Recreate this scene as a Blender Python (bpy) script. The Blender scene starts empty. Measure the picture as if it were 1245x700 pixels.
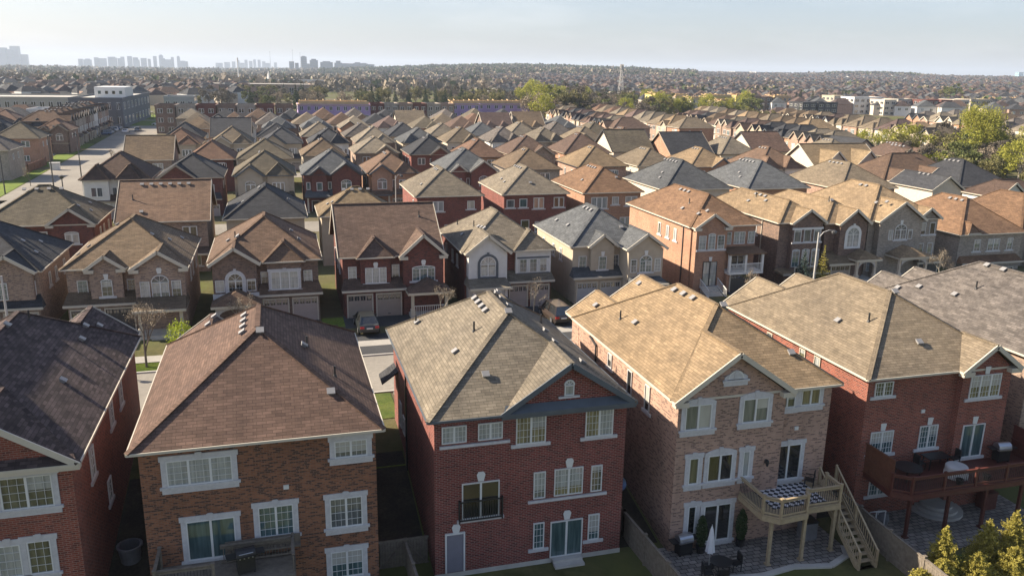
import bpy, math, random
import numpy as np
from mathutils import Vector, Matrix
random.seed(7)
R = math.radians
C = bpy.context.scene
COL = C.collection

# ------------------------------------------------------------------ camera, sky, sun, exposure
CZ = 22.0
yaw, pit, rol = R(16.0), R(14.7), R(0.95)
f0 = Vector((math.sin(yaw)*math.cos(pit), math.cos(yaw)*math.cos(pit), -math.sin(pit)))
r0 = Vector((math.cos(yaw), -math.sin(yaw), 0)); u0 = r0.cross(f0)
rr = r0*math.cos(rol)+u0*math.sin(rol); uu = u0*math.cos(rol)-r0*math.sin(rol)
cam_data = bpy.data.cameras.new('camera')
cam_data.sensor_width = 36; cam_data.lens = 36*1000/1245
cam_data.clip_start = 0.5; cam_data.clip_end = 40000
cam = bpy.data.objects.new('camera', cam_data); COL.objects.link(cam)
cam.matrix_world = Matrix(((rr.x, uu.x, -f0.x, 0), (rr.y, uu.y, -f0.y, 0), (rr.z, uu.z, -f0.z, CZ), (0, 0, 0, 1)))
C.camera = cam
SUN_EL, SUN_AZ = 32.6, -64.0           # azimuth from +Y, clockwise positive
sd = Vector((math.sin(R(SUN_AZ))*math.cos(R(SUN_EL)), math.cos(R(SUN_AZ))*math.cos(R(SUN_EL)), math.sin(R(SUN_EL))))
sun_d = bpy.data.lights.new('sun', 'SUN'); sun_d.energy = 5.0; sun_d.angle = R(0.5); sun_d.color = (1.0, 0.86, 0.68)
sun = bpy.data.objects.new('sun', sun_d); COL.objects.link(sun)
sun.rotation_euler = (-sd).to_track_quat('-Z', 'Y').to_euler()
wd = bpy.data.worlds.new("World"); C.world = wd; wd.use_nodes = True
nt = wd.node_tree; bg = nt.nodes['Background']
sky = nt.nodes.new('ShaderNodeTexSky'); sky.sky_type = 'NISHITA'; sky.sun_disc = False
sky.sun_elevation = R(SUN_EL); sky.sun_rotation = R(SUN_AZ); sky.altitude = 200; sky.dust_density = 1.7; sky.air_density = 1.0; sky.ozone_density = 2.6
tcw = nt.nodes.new('ShaderNodeTexCoord'); mpw = nt.nodes.new('ShaderNodeMapping'); mpw.inputs['Scale'].default_value = (2.2, 2.2, 11.0); mpw.inputs['Rotation'].default_value = (.12, .05, .3)
nzw = nt.nodes.new('ShaderNodeTexNoise'); nzw.inputs['Scale'].default_value = 1.6; nzw.inputs['Detail'].default_value = 7; nzw.inputs['Roughness'].default_value = .62
mrw = nt.nodes.new('ShaderNodeMapRange'); mrw.inputs[1].default_value = .50; mrw.inputs[2].default_value = .80; mrw.inputs[3].default_value = 0; mrw.inputs[4].default_value = .16
tnw = nt.nodes.new('ShaderNodeMix'); tnw.data_type = 'RGBA'; tnw.blend_type = 'MULTIPLY'; tnw.inputs[0].default_value = 1; tnw.inputs[7].default_value = (.98, .955, 1.015, 1)
gmw = nt.nodes.new('ShaderNodeGamma'); gmw.inputs[1].default_value = .80
mxw = nt.nodes.new('ShaderNodeMix'); mxw.data_type = 'RGBA'; mxw.inputs[7].default_value = (7.2, 7.0, 6.8, 1)
for a_, b_ in ((tcw.outputs['Generated'], mpw.inputs[0]), (mpw.outputs[0], nzw.inputs['Vector']), (nzw.outputs[0], mrw.inputs[0]), (mrw.outputs[0], mxw.inputs[0]), (sky.outputs[0], gmw.inputs[0]), (gmw.outputs[0], tnw.inputs[6]), (tnw.outputs[2], mxw.inputs[6])): nt.links.new(a_, b_)
nt.links.new(mxw.outputs[2], bg.inputs[0]); bg.inputs[1].default_value = 0.094
C.view_settings.view_transform = 'Standard'; C.view_settings.look = 'None'
C.view_settings.exposure = 1.32; C.view_settings.gamma = 1.0; C.view_settings.use_curve_mapping = False
C.cycles.max_bounces = 6; C.cycles.diffuse_bounces = 3; C.cycles.glossy_bounces = 3; C.cycles.transparent_max_bounces = 8
C.cycles.volume_bounces = 0
C.cycles.use_denoising = True

# ------------------------------------------------------------------ materials
MATS = {}
def new_mat(name):
    m = bpy.data.materials.new(name); m.use_nodes = True
    MATS[name] = m
    n = m.node_tree.nodes; return m, n, m.node_tree.links, n['Principled BSDF']
def col4(c): return (c[0], c[1], c[2], 1)
def mul(c, k): return tuple(min(1, x*k) for x in c)
def mixc(n, l, fac, a, b, mode='MIX'):
    x = n.new('ShaderNodeMix'); x.data_type = 'RGBA'; x.blend_type = mode
    for sock, v in ((x.inputs[0], fac), (x.inputs[6], a), (x.inputs[7], b)):
        if isinstance(v, bpy.types.NodeSocket): l.new(v, sock)
        elif isinstance(v, (int, float)): sock.default_value = v
        else: sock.default_value = col4(v)
    return x.outputs[2]
def ramp(n, l, src, lo, hi):
    x = n.new('ShaderNodeMapRange'); x.inputs[1].default_value = lo; x.inputs[2].default_value = hi; x.clamp = True
    l.new(src, x.inputs[0]); return x.outputs[0]
def vmath(n, l, op, a, b=None):
    x = n.new('ShaderNodeVectorMath'); x.operation = op
    l.new(a, x.inputs[0])
    if b is not None:
        if isinstance(b, bpy.types.NodeSocket): l.new(b, x.inputs[1])
        else: x.inputs[1].default_value = b
    return x.outputs[0]
def fmath(n, l, op, a, b=None):
    x = n.new('ShaderNodeMath'); x.operation = op
    for s, v in ((x.inputs[0], a), (x.inputs[1], b)):
        if v is None: continue
        if isinstance(v, bpy.types.NodeSocket): l.new(v, s)
        else: s.default_value = v
    return x.outputs[0]
def uvvec(n, l):
    tc = n.new('ShaderNodeUVMap'); oi = n.new('ShaderNodeObjectInfo')
    cm = n.new('ShaderNodeCombineXYZ')
    l.new(fmath(n, l, 'MULTIPLY', oi.outputs['Random'], 37.0), cm.inputs[0])
    return vmath(n, l, 'ADD', tc.outputs[0], cm.outputs[0])
def noise(n, l, vec, scale, detail=3, rough=.55):
    x = n.new('ShaderNodeTexNoise'); x.inputs['Scale'].default_value = scale; x.inputs['Detail'].default_value = detail
    x.inputs['Roughness'].default_value = rough
    l.new(vec, x.inputs['Vector']); return x.outputs[0]
def bump(n, l, h, strength, dist, bs):
    b = n.new('ShaderNodeBump'); b.inputs['Strength'].default_value = strength; b.inputs['Distance'].default_value = dist
    l.new(h, b.inputs['Height']); l.new(b.outputs[0], bs.inputs['Normal'])

def shingle(name, c, var=.13, blotch=.17, course=.17):
    m, n, l, bs = new_mat(name)
    v = uvvec(n, l)
    br = n.new('ShaderNodeTexBrick'); br.inputs['Scale'].default_value = 1; br.offset = .37; br.squash = 1
    br.inputs['Brick Width'].default_value = .42; br.inputs['Row Height'].default_value = course
    br.inputs['Mortar Size'].default_value = .012; br.inputs['Mortar Smooth'].default_value = .2; br.inputs['Bias'].default_value = 0
    br.inputs['Color1'].default_value = col4(mul(c, 1-var)); br.inputs['Color2'].default_value = col4(mul(c, 1+var)); br.inputs['Mortar'].default_value = col4(mul(c, .5))
    l.new(v, br.inputs['Vector'])
    # a second offset layer of shorter tabs breaks up the repeat
    br2 = n.new('ShaderNodeTexBrick'); br2.inputs['Scale'].default_value = 1; br2.offset = .61
    br2.inputs['Brick Width'].default_value = .31; br2.inputs['Row Height'].default_value = course; br2.inputs['Mortar Size'].default_value = 0
    br2.inputs['Color1'].default_value = (.86, .86, .86, 1); br2.inputs['Color2'].default_value = (1.13, 1.13, 1.12, 1)
    l.new(v, br2.inputs['Vector'])
    cc = mixc(n, l, .75, br.outputs[0], br2.outputs[0], 'MULTIPLY')
    sc = vmath(n, l, 'MULTIPLY', v, (.75, 1.6, 1))
    b1 = ramp(n, l, noise(n, l, sc, 1.1, 3), .32, .68)
    cc = mixc(n, l, b1, mixc(n, l, 1.0, cc, (1-blotch,)*3, 'MULTIPLY'), mixc(n, l, 1.0, cc, (1+blotch*.6, 1+blotch*.55, 1+blotch*.5), 'MULTIPLY'))
    b2 = ramp(n, l, noise(n, l, v, .25, 2), .3, .7)
    cc = mixc(n, l, b2, mixc(n, l, 1.0, cc, (.88, .88, .90), 'MULTIPLY'), mixc(n, l, 1.0, cc, (1.1, 1.09, 1.07), 'MULTIPLY'))
    st = ramp(n, l, noise(n, l, vmath(n, l, 'MULTIPLY', v, (1.7, .13, 1)), 1.0, 4, .7), .50, .78)
    cc = mixc(n, l, fmath(n, l, 'MULTIPLY', st, .34), cc, mul(c, .45))
    b3 = ramp(n, l, noise(n, l, v, .085, 2), .35, .65); cc = mixc(n, l, b3, mixc(n, l, 1.0, cc, (.86, .86, .87), 'MULTIPLY'), mixc(n, l, 1.0, cc, (1.09, 1.08, 1.07), 'MULTIPLY'))
    oi = n.new('ShaderNodeObjectInfo'); hv = n.new('ShaderNodeMapRange'); hv.inputs[3].default_value = .84; hv.inputs[4].default_value = 1.12; l.new(oi.outputs['Random'], hv.inputs[0])
    hc = n.new('ShaderNodeCombineColor'); [l.new(hv.outputs[0], hc.inputs[q]) for q in range(3)]; cc = mixc(n, l, 1.0, cc, hc.outputs[0], 'MULTIPLY')
    l.new(cc, bs.inputs['Base Color']); bs.inputs['Roughness'].default_value = .95; bs.inputs['Specular IOR Level'].default_value = .25
    sx = n.new('ShaderNodeSeparateXYZ'); l.new(v, sx.inputs[0])
    fr = fmath(n, l, 'FRACT', fmath(n, l, 'DIVIDE', sx.outputs[1], course))
    saw = fmath(n, l, 'SUBTRACT', 1.0, fr)
    bump(n, l, fmath(n, l, 'ADD', saw, fmath(n, l, 'MULTIPLY', br2.outputs[0], .5)), .9, .028, bs)
    return m
def brick(name, a, b, dark, mortar, darkamt=.5, bw=.25, rh=.085, ms=.012):
    m, n, l, bs = new_mat(name)
    v = uvvec(n, l)
    br = n.new('ShaderNodeTexBrick'); br.inputs['Scale'].default_value = 1
    br.inputs['Brick Width'].default_value = bw; br.inputs['Row Height'].default_value = rh; br.inputs['Mortar Size'].default_value = ms; br.inputs['Mortar Smooth'].default_value = .1
    br.inputs['Color1'].default_value = col4(a); br.inputs['Color2'].default_value = col4(b); br.inputs['Mortar'].default_value = col4(mortar)
    l.new(v, br.inputs['Vector'])
    # runs of dark bricks: cell noise quantised per brick course
    sx = n.new('ShaderNodeSeparateXYZ'); l.new(v, sx.inputs[0])
    row = fmath(n, l, 'FLOOR', fmath(n, l, 'DIVIDE', sx.outputs[1], rh))
    cm = n.new('ShaderNodeCombineXYZ'); l.new(fmath(n, l, 'DIVIDE', sx.outputs[0], bw), cm.inputs[0]); l.new(fmath(n, l, 'MULTIPLY', row, 1.37), cm.inputs[1])
    d1 = ramp(n, l, noise(n, l, cm.outputs[0], .62, 1), .60-.22*darkamt, .66-.22*darkamt)
    inb = fmath(n, l, 'SUBTRACT', 1.0, br.outputs[1])
    cc = mixc(n, l, fmath(n, l, 'MULTIPLY', fmath(n, l, 'MULTIPLY', d1, inb), .85), br.outputs[0], dark)
    b2 = ramp(n, l, noise(n, l, v, .5, 4), .3, .7)
    cc = mixc(n, l, b2, mixc(n, l, 1.0, cc, (.84, .84, .84), 'MULTIPLY'), mixc(n, l, 1.0, cc, (1.12, 1.1, 1.1), 'MULTIPLY'))
    st = ramp(n, l, noise(n, l, vmath(n, l, 'MULTIPLY', v, (1.1, .16, 1)), 1.0, 4, .7), .52, .8)
    cc = mixc(n, l, fmath(n, l, 'MULTIPLY', st, .4), cc, mul(b, .45))
    l.new(cc, bs.inputs['Base Color']); bs.inputs['Roughness'].default_value = .9; bs.inputs['Specular IOR Level'].default_value = .3
    bump(n, l, inb, .5, .008, bs)
    return m
def plain(name, c, rough=.6, var=.12, scale=2.0, metal=0, spec=.5, coat=0):
    m, n, l, bs = new_mat(name)
    tc = n.new('ShaderNodeTexCoord')
    f = ramp(n, l, noise(n, l, tc.outputs['Object'], scale, 4), .3, .7)
    l.new(mixc(n, l, f, mul(c, 1-var), mul(c, 1+var)), bs.inputs['Base Color'])
    bs.inputs['Roughness'].default_value = rough; bs.inputs['Metallic'].default_value = metal; bs.inputs['Specular IOR Level'].default_value = spec
    bs.inputs['Coat Weight'].default_value = coat
    return m
def glass(name, a, b, ior=1.9, scale=5.0):
    """a pane with a curtain, dim room or painted reflection in its colour, vertical folds"""
    m, n, l, bs = new_mat(name)
    tc = n.new('ShaderNodeTexCoord'); oi = n.new('ShaderNodeObjectInfo')
    v = vmath(n, l, 'MULTIPLY', tc.outputs['Object'], (scale, scale, .5))
    ofs = n.new('ShaderNodeCombineXYZ'); l.new(fmath(n, l, 'MULTIPLY', oi.outputs['Random'], 50), ofs.inputs[2])
    f = ramp(n, l, noise(n, l, vmath(n, l, 'ADD', v, ofs.outputs[0]), 1.0, 2), .3, .7)
    l.new(mixc(n, l, f, a, b), bs.inputs['Base Color'])
    bs.inputs['Roughness'].default_value = .06; bs.inputs['IOR'].default_value = ior
    return m

ROOFC = dict(plum=(.078, .058, .054), brown=(.132, .086, .066), taupe=(.188, .163, .124), golden=(.255, .188, .115), tan=(.18, .147, .104), ash=(.130, .116, .104),
             umber=(.145, .108, .072), chestnut=(.150, .100, .070), cocoa=(.112, .077, .060), slate=(.100, .107, .112), rust=(.195, .120, .073), charcoal=(.052, .055, .061),
             olive=(.125, .108, .078), terracotta=(.158, .098, .068), mauve=(.118, .084, .074), ochre=(.205, .155, .095))
for k, c in ROOFC.items(): shingle('shingle_'+k, c, {'plum': .42, 'brown': .20, 'ash': .26}.get(k, .16), {'plum': .26, 'ash': .26}.get(k, .19))  # wider plum and brown tab contrast paints in the flecks of grazing sun
MATS['shingle_plum'].name = 'shingle_plum'
BRICKS = dict(crimson=((.145, .027, .022), (.205, .043, .033), (.065, .014, .013), (.25, .155, .13), .30),
              scarlet=((.19, .045, .029), (.27, .072, .043), (.09, .024, .02), (.27, .165, .13), .25),
              russet=((.205, .088, .046), (.285, .125, .065), (.042, .03, .028), (.22, .135, .095), .42),
              blush=((.36, .228, .168), (.42, .272, .20), (.14, .09, .075), (.37, .27, .215), .34),
              brick_orange=((.32, .15, .082), (.40, .20, .112), (.22, .11, .07), (.42, .33, .26), .3),
              fawn=((.30, .21, .15), (.36, .255, .185), (.13, .09, .08), (.36, .29, .24), .4),
              umberbrick=((.17, .11, .08), (.22, .14, .10), (.07, .05, .045), (.24, .19, .16), .4),
              maroon=((.125, .036, .027), (.175, .053, .038), (.05, .02, .02), (.18, .11, .095), .3),
              greystone=((.27, .235, .195), (.36, .315, .26), (.17, .15, .13), (.38, .34, .29), .35))
for k, (a, b, d, mo, da) in BRICKS.items(): brick('brick_'+k if not k.startswith('brick') else k, a, b, d, mo, da, *((.27, .095, .016) if k in ('crimson', 'scarlet') else (.25, .085, .012)))
plain('stucco_cream', (.54, .47, .38), .9, .08); plain('stucco_white', (.58, .57, .545), .9, .06); plain('stucco_sand', (.40, .34, .26), .9, .08)
WALL = dict(crimson='brick_crimson', scarlet='brick_scarlet', russet='brick_russet', blush='brick_blush', orange='brick_orange', fawn='brick_fawn', umber='brick_umberbrick',
            maroon='brick_maroon', stone='brick_greystone', cream='stucco_cream', white='stucco_white', sand='stucco_sand')
plain('trim_white', (.62, .62, .60), .5, .04); plain('trim_stone', (.50, .49, .49), .85, .10, 6); plain('trim_cream', (.50, .455, .37), .6, .05)
plain('trim_tan', (.30, .25, .19), .6, .08); plain('trim_dark', (.045, .045, .05), .6, .1); plain('trim_slate', (.085, .10, .115), .6, .1); plain('vent_metal', (.24, .235, .23), .55, .1); plain('pipe_black', (.03, .03, .03), .5, .1)
plain('concrete', (.44, .42, .38), .9, .12, 1.2); plain('garage_taupe', (.30, .255, .215), .6, .06); plain('garage_grey', (.36, .37, .38), .6, .06); plain('garage_pink', (.36, .30, .27), .6, .05)
plain('garage_dark', (.06, .055, .05), .6, .1); plain('door_dark', (.035, .03, .03), .4, .1); plain('door_grey', (.19, .185, .22), .5, .05)
plain('wood_grey', (.165, .14, .11), .85, .25, 5); plain('wood_tan', (.34, .265, .165), .75, .15, 5); plain('wood_red', (.095, .028, .021), .5, .2, 5); plain('wood_brown', (.125, .05, .028), .6, .2, 5)
plain('steel_pole', (.42, .41, .39), .5, .05); plain('dark_pole', (.05, .05, .05), .5, .05); plain('black_plastic', (.018, .018, .02), .4, .2); plain('grey_plastic', (.16, .16, .17), .5, .2)
plain('stainless', (.5, .5, .52), .3, .05, 3, .9); plain('cover_grey', (.45, .45, .44), .8, .1); plain('fabric_white', (.62, .62, .63), .9, .08); plain('tyre', (.02, .02, .02), .8, .1); plain('rim', (.4, .4, .42), .35, .05, 3, .8)
plain('tail_red', (.4, .02, .02), .3, .05); plain('headlight', (.7, .7, .7), .2, .02); plain('paint_dark', (.035, .04, .042), .3, .1, 1, .3, .5, .6); plain('paint_white', (.75, .75, .75), .35, .03, 1, 0, .5, .5)
plain('paint_silver', (.30, .31, .32), .35, .05, 1, .5, .5, .5); plain('paint_blue', (.04, .08, .17), .3, .05, 1, .3, .5, .5); plain('paint_brown', (.08, .06, .05), .3, .05, 1, .3, .5, .5)
plain('housewrap_purple', (.34, .25, .46), .7, .15, .3); plain('plywood', (.52, .37, .20), .85, .15, .5); plain('wrap_yellow', (.62, .50, .16), .8, .1, .4); plain('panel_black', (.03, .03, .035), .5, .1); plain('wrap_blue', (.30, .55, .62), .7, .1)
plain('school_beige', (.36, .34, .29), .9, .08, .2); plain('school_dark', (.10, .11, .125), .8, .08, .2); plain('roof_gravel', (.42, .40, .36), .95, .12, .2); plain('tower_haze_blue', (.07, .10, .15), .6, .1, .02); plain('tower_haze_pale', (.13, .17, .23), .7, .1, .02)  # tower tints carry the blue of distant haze in their colour
plain('bark', (.13, .105, .085), .9, .2, 6); plain('bark_pale', (.36, .32, .26), .9, .15, 3)
glass('glass_dark', (.012, .013, .014), (.035, .036, .036)); glass('glass_curtain', (.20, .22, .22), (.40, .42, .41)); glass('glass_refl_green', (.055, .058, .04), (.15, .15, .095), 1.7); glass('glass_teal', (.03, .06, .065), (.10, .16, .165)); glass('glass_grey', (.06, .07, .075), (.17, .18, .185))  # green pane has the reflection of trees painted into its base colour
glass('glass_refl_amber', (.10, .09, .05), (.28, .25, .14), 1.7)  # yellowish reflection painted into the pane colour
glass('glass_blind', (.34, .33, .30), (.46, .45, .41), 1.7, 1.0)
GLASSES = ['glass_dark', 'glass_curtain', 'glass_refl_green', 'glass_teal', 'glass_grey']

def leafmat(name, a, b, sss=.25):
    m, n, l, bs = new_mat(name)
    oi = n.new('ShaderNodeObjectInfo'); geo = n.new('ShaderNodeNewGeometry')
    f = geo.outputs['Random Per Island']
    cc = mixc(n, l, f, a, b)
    l.new(mixc(n, l, fmath(n, l, 'MULTIPLY', oi.outputs['Random'], .5), cc, mul(b, .8)), bs.inputs['Base Color']); bs.inputs['Roughness'].default_value = .7; bs.inputs['Specular IOR Level'].default_value = .2
    tr = n.new('ShaderNodeBsdfTranslucent'); l.new(cc, tr.inputs[0])
    mx = n.new('ShaderNodeMixShader'); mx.inputs[0].default_value = sss
    l.new(bs.outputs[0], mx.inputs[1]); l.new(tr.outputs[0], mx.inputs[2]); l.new(mx.outputs[0], n['Material Output'].inputs[0])
    return m
leafmat('leaf_willow', (.22, .25, .035), (.38, .36, .07), .3); leafmat('leaf_bud', (.13, .125, .05), (.21, .19, .08), .15); leafmat('leaf_dark', (.025, .045, .018), (.06, .085, .03), .1)
leafmat('leaf_fresh', (.085, .11, .032), (.16, .17, .06), .15); leafmat('leaf_grey', (.085, .075, .062), (.15, .13, .10), .1); leafmat('leaf_gold', (.26, .24, .045), (.46, .40, .10), .35); leafmat('leaf_blue', (.03, .055, .045), (.06, .09, .075), .1)
leafmat('leaf_lime', (.24, .32, .03), (.38, .42, .06), .3); leafmat('leaf_twig', (.19, .155, .115), (.31, .255, .185), .1)

# ------------------------------------------------------------------ mesh builder
class MB:
    def __init__(s): s.v = []; s.f = []; s.m = []
    def face(s, pts, mat=0):
        i = len(s.v); s.v.extend([tuple(p) for p in pts]); s.f.append(tuple(range(i, i+len(pts)))); s.m.append(mat)
    def box(s, x0, x1, y0, y1, z0, z1, mat=0, skip=''):
        a = [(x0, y0, z0), (x1, y0, z0), (x1, y1, z0), (x0, y1, z0), (x0, y0, z1), (x1, y0, z1), (x1, y1, z1), (x0, y1, z1)]
        for key, q in (('b', (3, 2, 1, 0)), ('t', (4, 5, 6, 7)), ('n', (0, 1, 5, 4)), ('r', (1, 2, 6, 5)), ('f', (2, 3, 7, 6)), ('l', (3, 0, 4, 7))):
            if key not in skip: s.face([a[k] for k in q], mat)
    def bar(s, p, q, w, h=None, mat=0, up=(0, 0, 1)):
        p = Vector(p); q = Vector(q); h = h or w; d = (q-p)
        if d.length < 1e-6: return
        d.normalize(); u = Vector(up)
        if abs(d.dot(u)) > .98: u = Vector((1, 0, 0))
        r = d.cross(u).normalized(); u = r.cross(d)
        c = [(-w/2, -h/2), (w/2, -h/2), (w/2, h/2), (-w/2, h/2)]
        A = [p+r*a+u*b for a, b in c]; B = [q+r*a+u*b for a, b in c]
        for k in range(4): s.face([A[k], A[(k+1) % 4], B[(k+1) % 4], B[k]], mat)
        s.face(A[::-1], mat); s.face(B, mat)
    def tube(s, p, q, r1, r2=None, n=8, mat=0, cap=True):
        p = Vector(p); q = Vector(q); r2 = r1 if r2 is None else r2; d = (q-p).normalized()
        u = Vector((0, 0, 1)) if abs(d.z) < .9 else Vector((1, 0, 0))
        a = d.cross(u).normalized(); b = d.cross(a)
        A = []; B = []
        for k in range(n):
            t = 2*math.pi*k/n; o = a*math.cos(t)+b*math.sin(t); A.append(p+o*r1); B.append(q+o*r2)
        for k in range(n): s.face([A[k], B[k], B[(k+1) % n], A[(k+1) % n]], mat)
        if cap: s.face(A, mat); s.face(B[::-1], mat)
    def lathe(s, prof, n=16, mat=0, o=(0, 0, 0)):
        for (ra, za), (rb, zb) in zip(prof, prof[1:]):
            for k in range(n):
                t, t2 = 2*math.pi*k/n, 2*math.pi*(k+1)/n
                pts = [(o[0]+ra*math.cos(t), o[1]+ra*math.sin(t), o[2]+za), (o[0]+ra*math.cos(t2), o[1]+ra*math.sin(t2), o[2]+za), (o[0]+rb*math.cos(t2), o[1]+rb*math.sin(t2), o[2]+zb), (o[0]+rb*math.cos(t), o[1]+rb*math.sin(t), o[2]+zb)]
                if ra < 1e-5: pts = pts[1:]
                elif rb < 1e-5: pts = pts[:3]
                s.face(pts, mat)
    def slab(s, top, t, mat=0, under=None):
        """a roof plane (list of points) with thickness t downward"""
        under = mat if under is None else under
        bot = [(p[0], p[1], p[2]-t) for p in top]
        s.face(top, mat); s.face(bot[::-1], under)
        k = len(top)
        for i in range(k): s.face([top[i], bot[i], bot[(i+1) % k], top[(i+1) % k]], under)
    def mesh(s, name, mats):
        me = bpy.data.meshes.new(name); me.from_pydata(s.v, [], s.f)
        for m in mats: me.materials.append(MATS[m])
        if len(mats) > 1: me.polygons.foreach_set('material_index', s.m)
        uvl = me.uv_layers.new(name='UVMap')
        uv = []
        for f in s.f:
            P = [s.v[i] for i in f]
            nx = ny = nz = 0.0
            for i in range(len(P)):
                a, b = P[i], P[(i+1) % len(P)]
                nx += (a[1]-b[1])*(a[2]+b[2]); ny += (a[2]-b[2])*(a[0]+b[0]); nz += (a[0]-b[0])*(a[1]+b[1])
            L = math.sqrt(nx*nx+ny*ny+nz*nz) or 1; nx, ny, nz = nx/L, ny/L, nz/L
            h = math.hypot(nx, ny)
            if h < .05:
                for p in P: uv += [p[0], p[1]]
            else:
                tx, ty = -ny/h, nx/h
                vx, vy, vz = -nz*ty, nz*tx, nx*ty-ny*tx   # n x t
                for p in P: uv += [p[0]*tx+p[1]*ty, p[0]*vx+p[1]*vy+p[2]*vz]
        uvl.data.foreach_set('uv', uv)
        me.update(); return me
    def build(s, name, mats, parent=None, loc=None, rz=0):
        return link(name, s.mesh(name, [mats] if isinstance(mats, str) else mats), parent, loc, rz)
def link(name, me, parent=None, loc=None, rz=0):
    o = bpy.data.objects.new(name, me); COL.objects.link(o)
    if parent is not None: o.parent = parent
    if loc is not None: o.location = loc
    if rz: o.rotation_euler = (0, 0, rz)
    return o
def tag(o, label=None, cat=None, group=None, kind=None):
    if label: o['label'] = label
    if cat: o['category'] = cat
    if group: o['group'] = group
    if kind: o['kind'] = kind
    return o
def empty(name, loc, rz=0): return link(name, None, None, loc, rz)
def kids(o): return [c for c in bpy.data.objects if c.parent == o]
def copy_tree(o, parent=None):
    c = o.copy(); COL.objects.link(c)
    if parent is not None: c.parent = parent
    for ch in o.children: copy_tree(ch, c)
    return c
def struct(name, mb, mats):
    o = mb.build(name, mats); o['kind'] = 'structure'; return o
SHARED = {}
def shared(key, fn):
    if key not in SHARED: SHARED[key] = fn()
    return SHARED[key]
# ------------------------------------------------------------------ windows and doors (origin: bottom centre, outside is -y)
def frame_mesh(w, h, n, arch, grid, fw=.052):
    m = MB(); d = -.075
    m.box(-w/2, w/2, d, 0, 0, fw); m.box(-w/2, w/2, d, 0, h-fw, h)
    m.box(-w/2, -w/2+fw, d+.002, 0, fw, h-fw); m.box(w/2-fw, w/2, d+.002, 0, fw, h-fw)
    cw = w/n
    for k in range(1, n): m.box(-w/2+k*cw-fw*.95, -w/2+k*cw+fw*.95, d+.002, 0, fw, h-fw)
    if grid:
        gc, gr = grid
        for k in range(n):
            x0 = -w/2+k*cw
            for i in range(1, gc): m.box(x0+cw*i/gc-.007, x0+cw*i/gc+.007, -.045, -.02, fw, h-fw)
        for j in range(1, gr): m.box(-w/2+fw, w/2-fw, -.043, -.02, h*j/gr-.007, h*j/gr+.007)
    if arch:
        aw, rise = arch; N = 12
        P = [(aw/2*math.cos(math.pi*i/N), h+rise*math.sin(math.pi*i/N)) for i in range(N+1)]
        for (xa, za), (xb, zb) in zip(P, P[1:]): m.bar((xa, -.04, za), (xb, -.04, zb), .075, fw*1.2, 0, up=(0, 1, 0))
        for i in (3, 6, 9): m.bar((0, -.03, h), (P[i][0], -.03, P[i][1]), .03, .03, 0, up=(0, 1, 0))
    return m
def pane_mesh(w, h, arch, n=1, pat=None):
    """one sheet of glass per casement; pat says how far a blind behind it is drawn"""
    m = MB(); cw = w/n
    for k in range(n):
        b = (pat[k % len(pat)] if pat else 0); x0, x1 = -w/2+.02+k*cw, -w/2-.02+(k+1)*cw; zb = h-.02-(h-.04)*abs(b)
        if b < 1: m.face([(x0, -.02, .02), (x1, -.02, .02), (x1, -.02, zb), (x0, -.02, zb)])
        if b > 0: m.face([(x0, -.02, zb), (x1, -.02, zb), (x1, -.02, h-.02), (x0, -.02, h-.02)], 1)
    if arch:
        aw, rise = arch
        m.face([(aw/2*math.cos(math.pi*i/12), -.018, h+rise*math.sin(math.pi*i/12)) for i in range(13)])
    return m
def surround_mesh(w, h, arch, style):
    m = MB(); sw = .22
    if style in ('stone', 'arched'):
        m.box(-w/2-sw, -w/2, -.05, 0, 0, h); m.box(w/2, w/2+sw, -.05, 0, 0, h)
        m.box(-w/2-sw-.10, w/2+sw+.10, -.12, 0, -.12, 0); m.box(-w/2-sw-.02, w/2+sw+.02, -.07, 0, -.34, -.12)
        if style == 'stone':
            m.box(-w/2-sw-.06, w/2+sw+.06, -.06, 0, h, h+.24); m.face([(-.10, -.09, h-.02), (.10, -.09, h-.02), (.15, -.09, h+.32), (-.15, -.09, h+.32)]); m.box(-.1, .1, -.088, 0, h+.02, h+.3)
        else:
            N = 8; W = w/2+sw
            for i in range(N):
                xa, xb = -W+2*W*i/N, -W+2*W*(i+1)/N
                f = lambda x: h+.05+.22*(1-(x/W)**2)
                P = [(xa, h), (xb, h), (xb, f(xb)+.08), (xa, f(xa)+.08)]
                m.face([(x, -.055, z) for x, z in P]); m.face([(P[2][0], -.055, P[2][1]), (P[2][0], 0, P[2][1]), (P[3][0], 0, P[3][1]), (P[3][0], -.055, P[3][1])])
            m.box(-.11, .11, -.085, 0, h+.02, h+.42)
    elif style == 'sill':
        m.box(-w/2-.25, w/2+.25, -.09, 0, -.17, 0)
    elif style == 'key':
        m.box(-w/2-.25, w/2+.25, -.09, 0, -.17, 0)
    elif style == 'round':
        aw, rise = arch; N = 12
        for i in range(N):
            a, b = math.pi*i/N, math.pi*(i+1)/N
            q = lambda t, k: ((aw/2+k)*math.cos(t), -.05, h+(rise+k)*math.sin(t))
            m.face([q(a, .03), q(a, .27), q(b, .27), q(b, .03)]); m.face([q(a, .27), (q(a, .27)[0], 0, q(a, .27)[2]), (q(b, .27)[0], 0, q(b, .27)[2]), q(b, .27)])
        m.box(-aw/2-.27, -aw/2, -.05, 0, 0, h); m.box(aw/2, aw/2+.27, -.05, 0, 0, h); m.box(-.11, .11, -.08, 0, h+rise+.05, h+rise+.42)
        m.box(-w/2-.25, w/2+.25, -.09, 0, -.17, 0)
    return m
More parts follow.
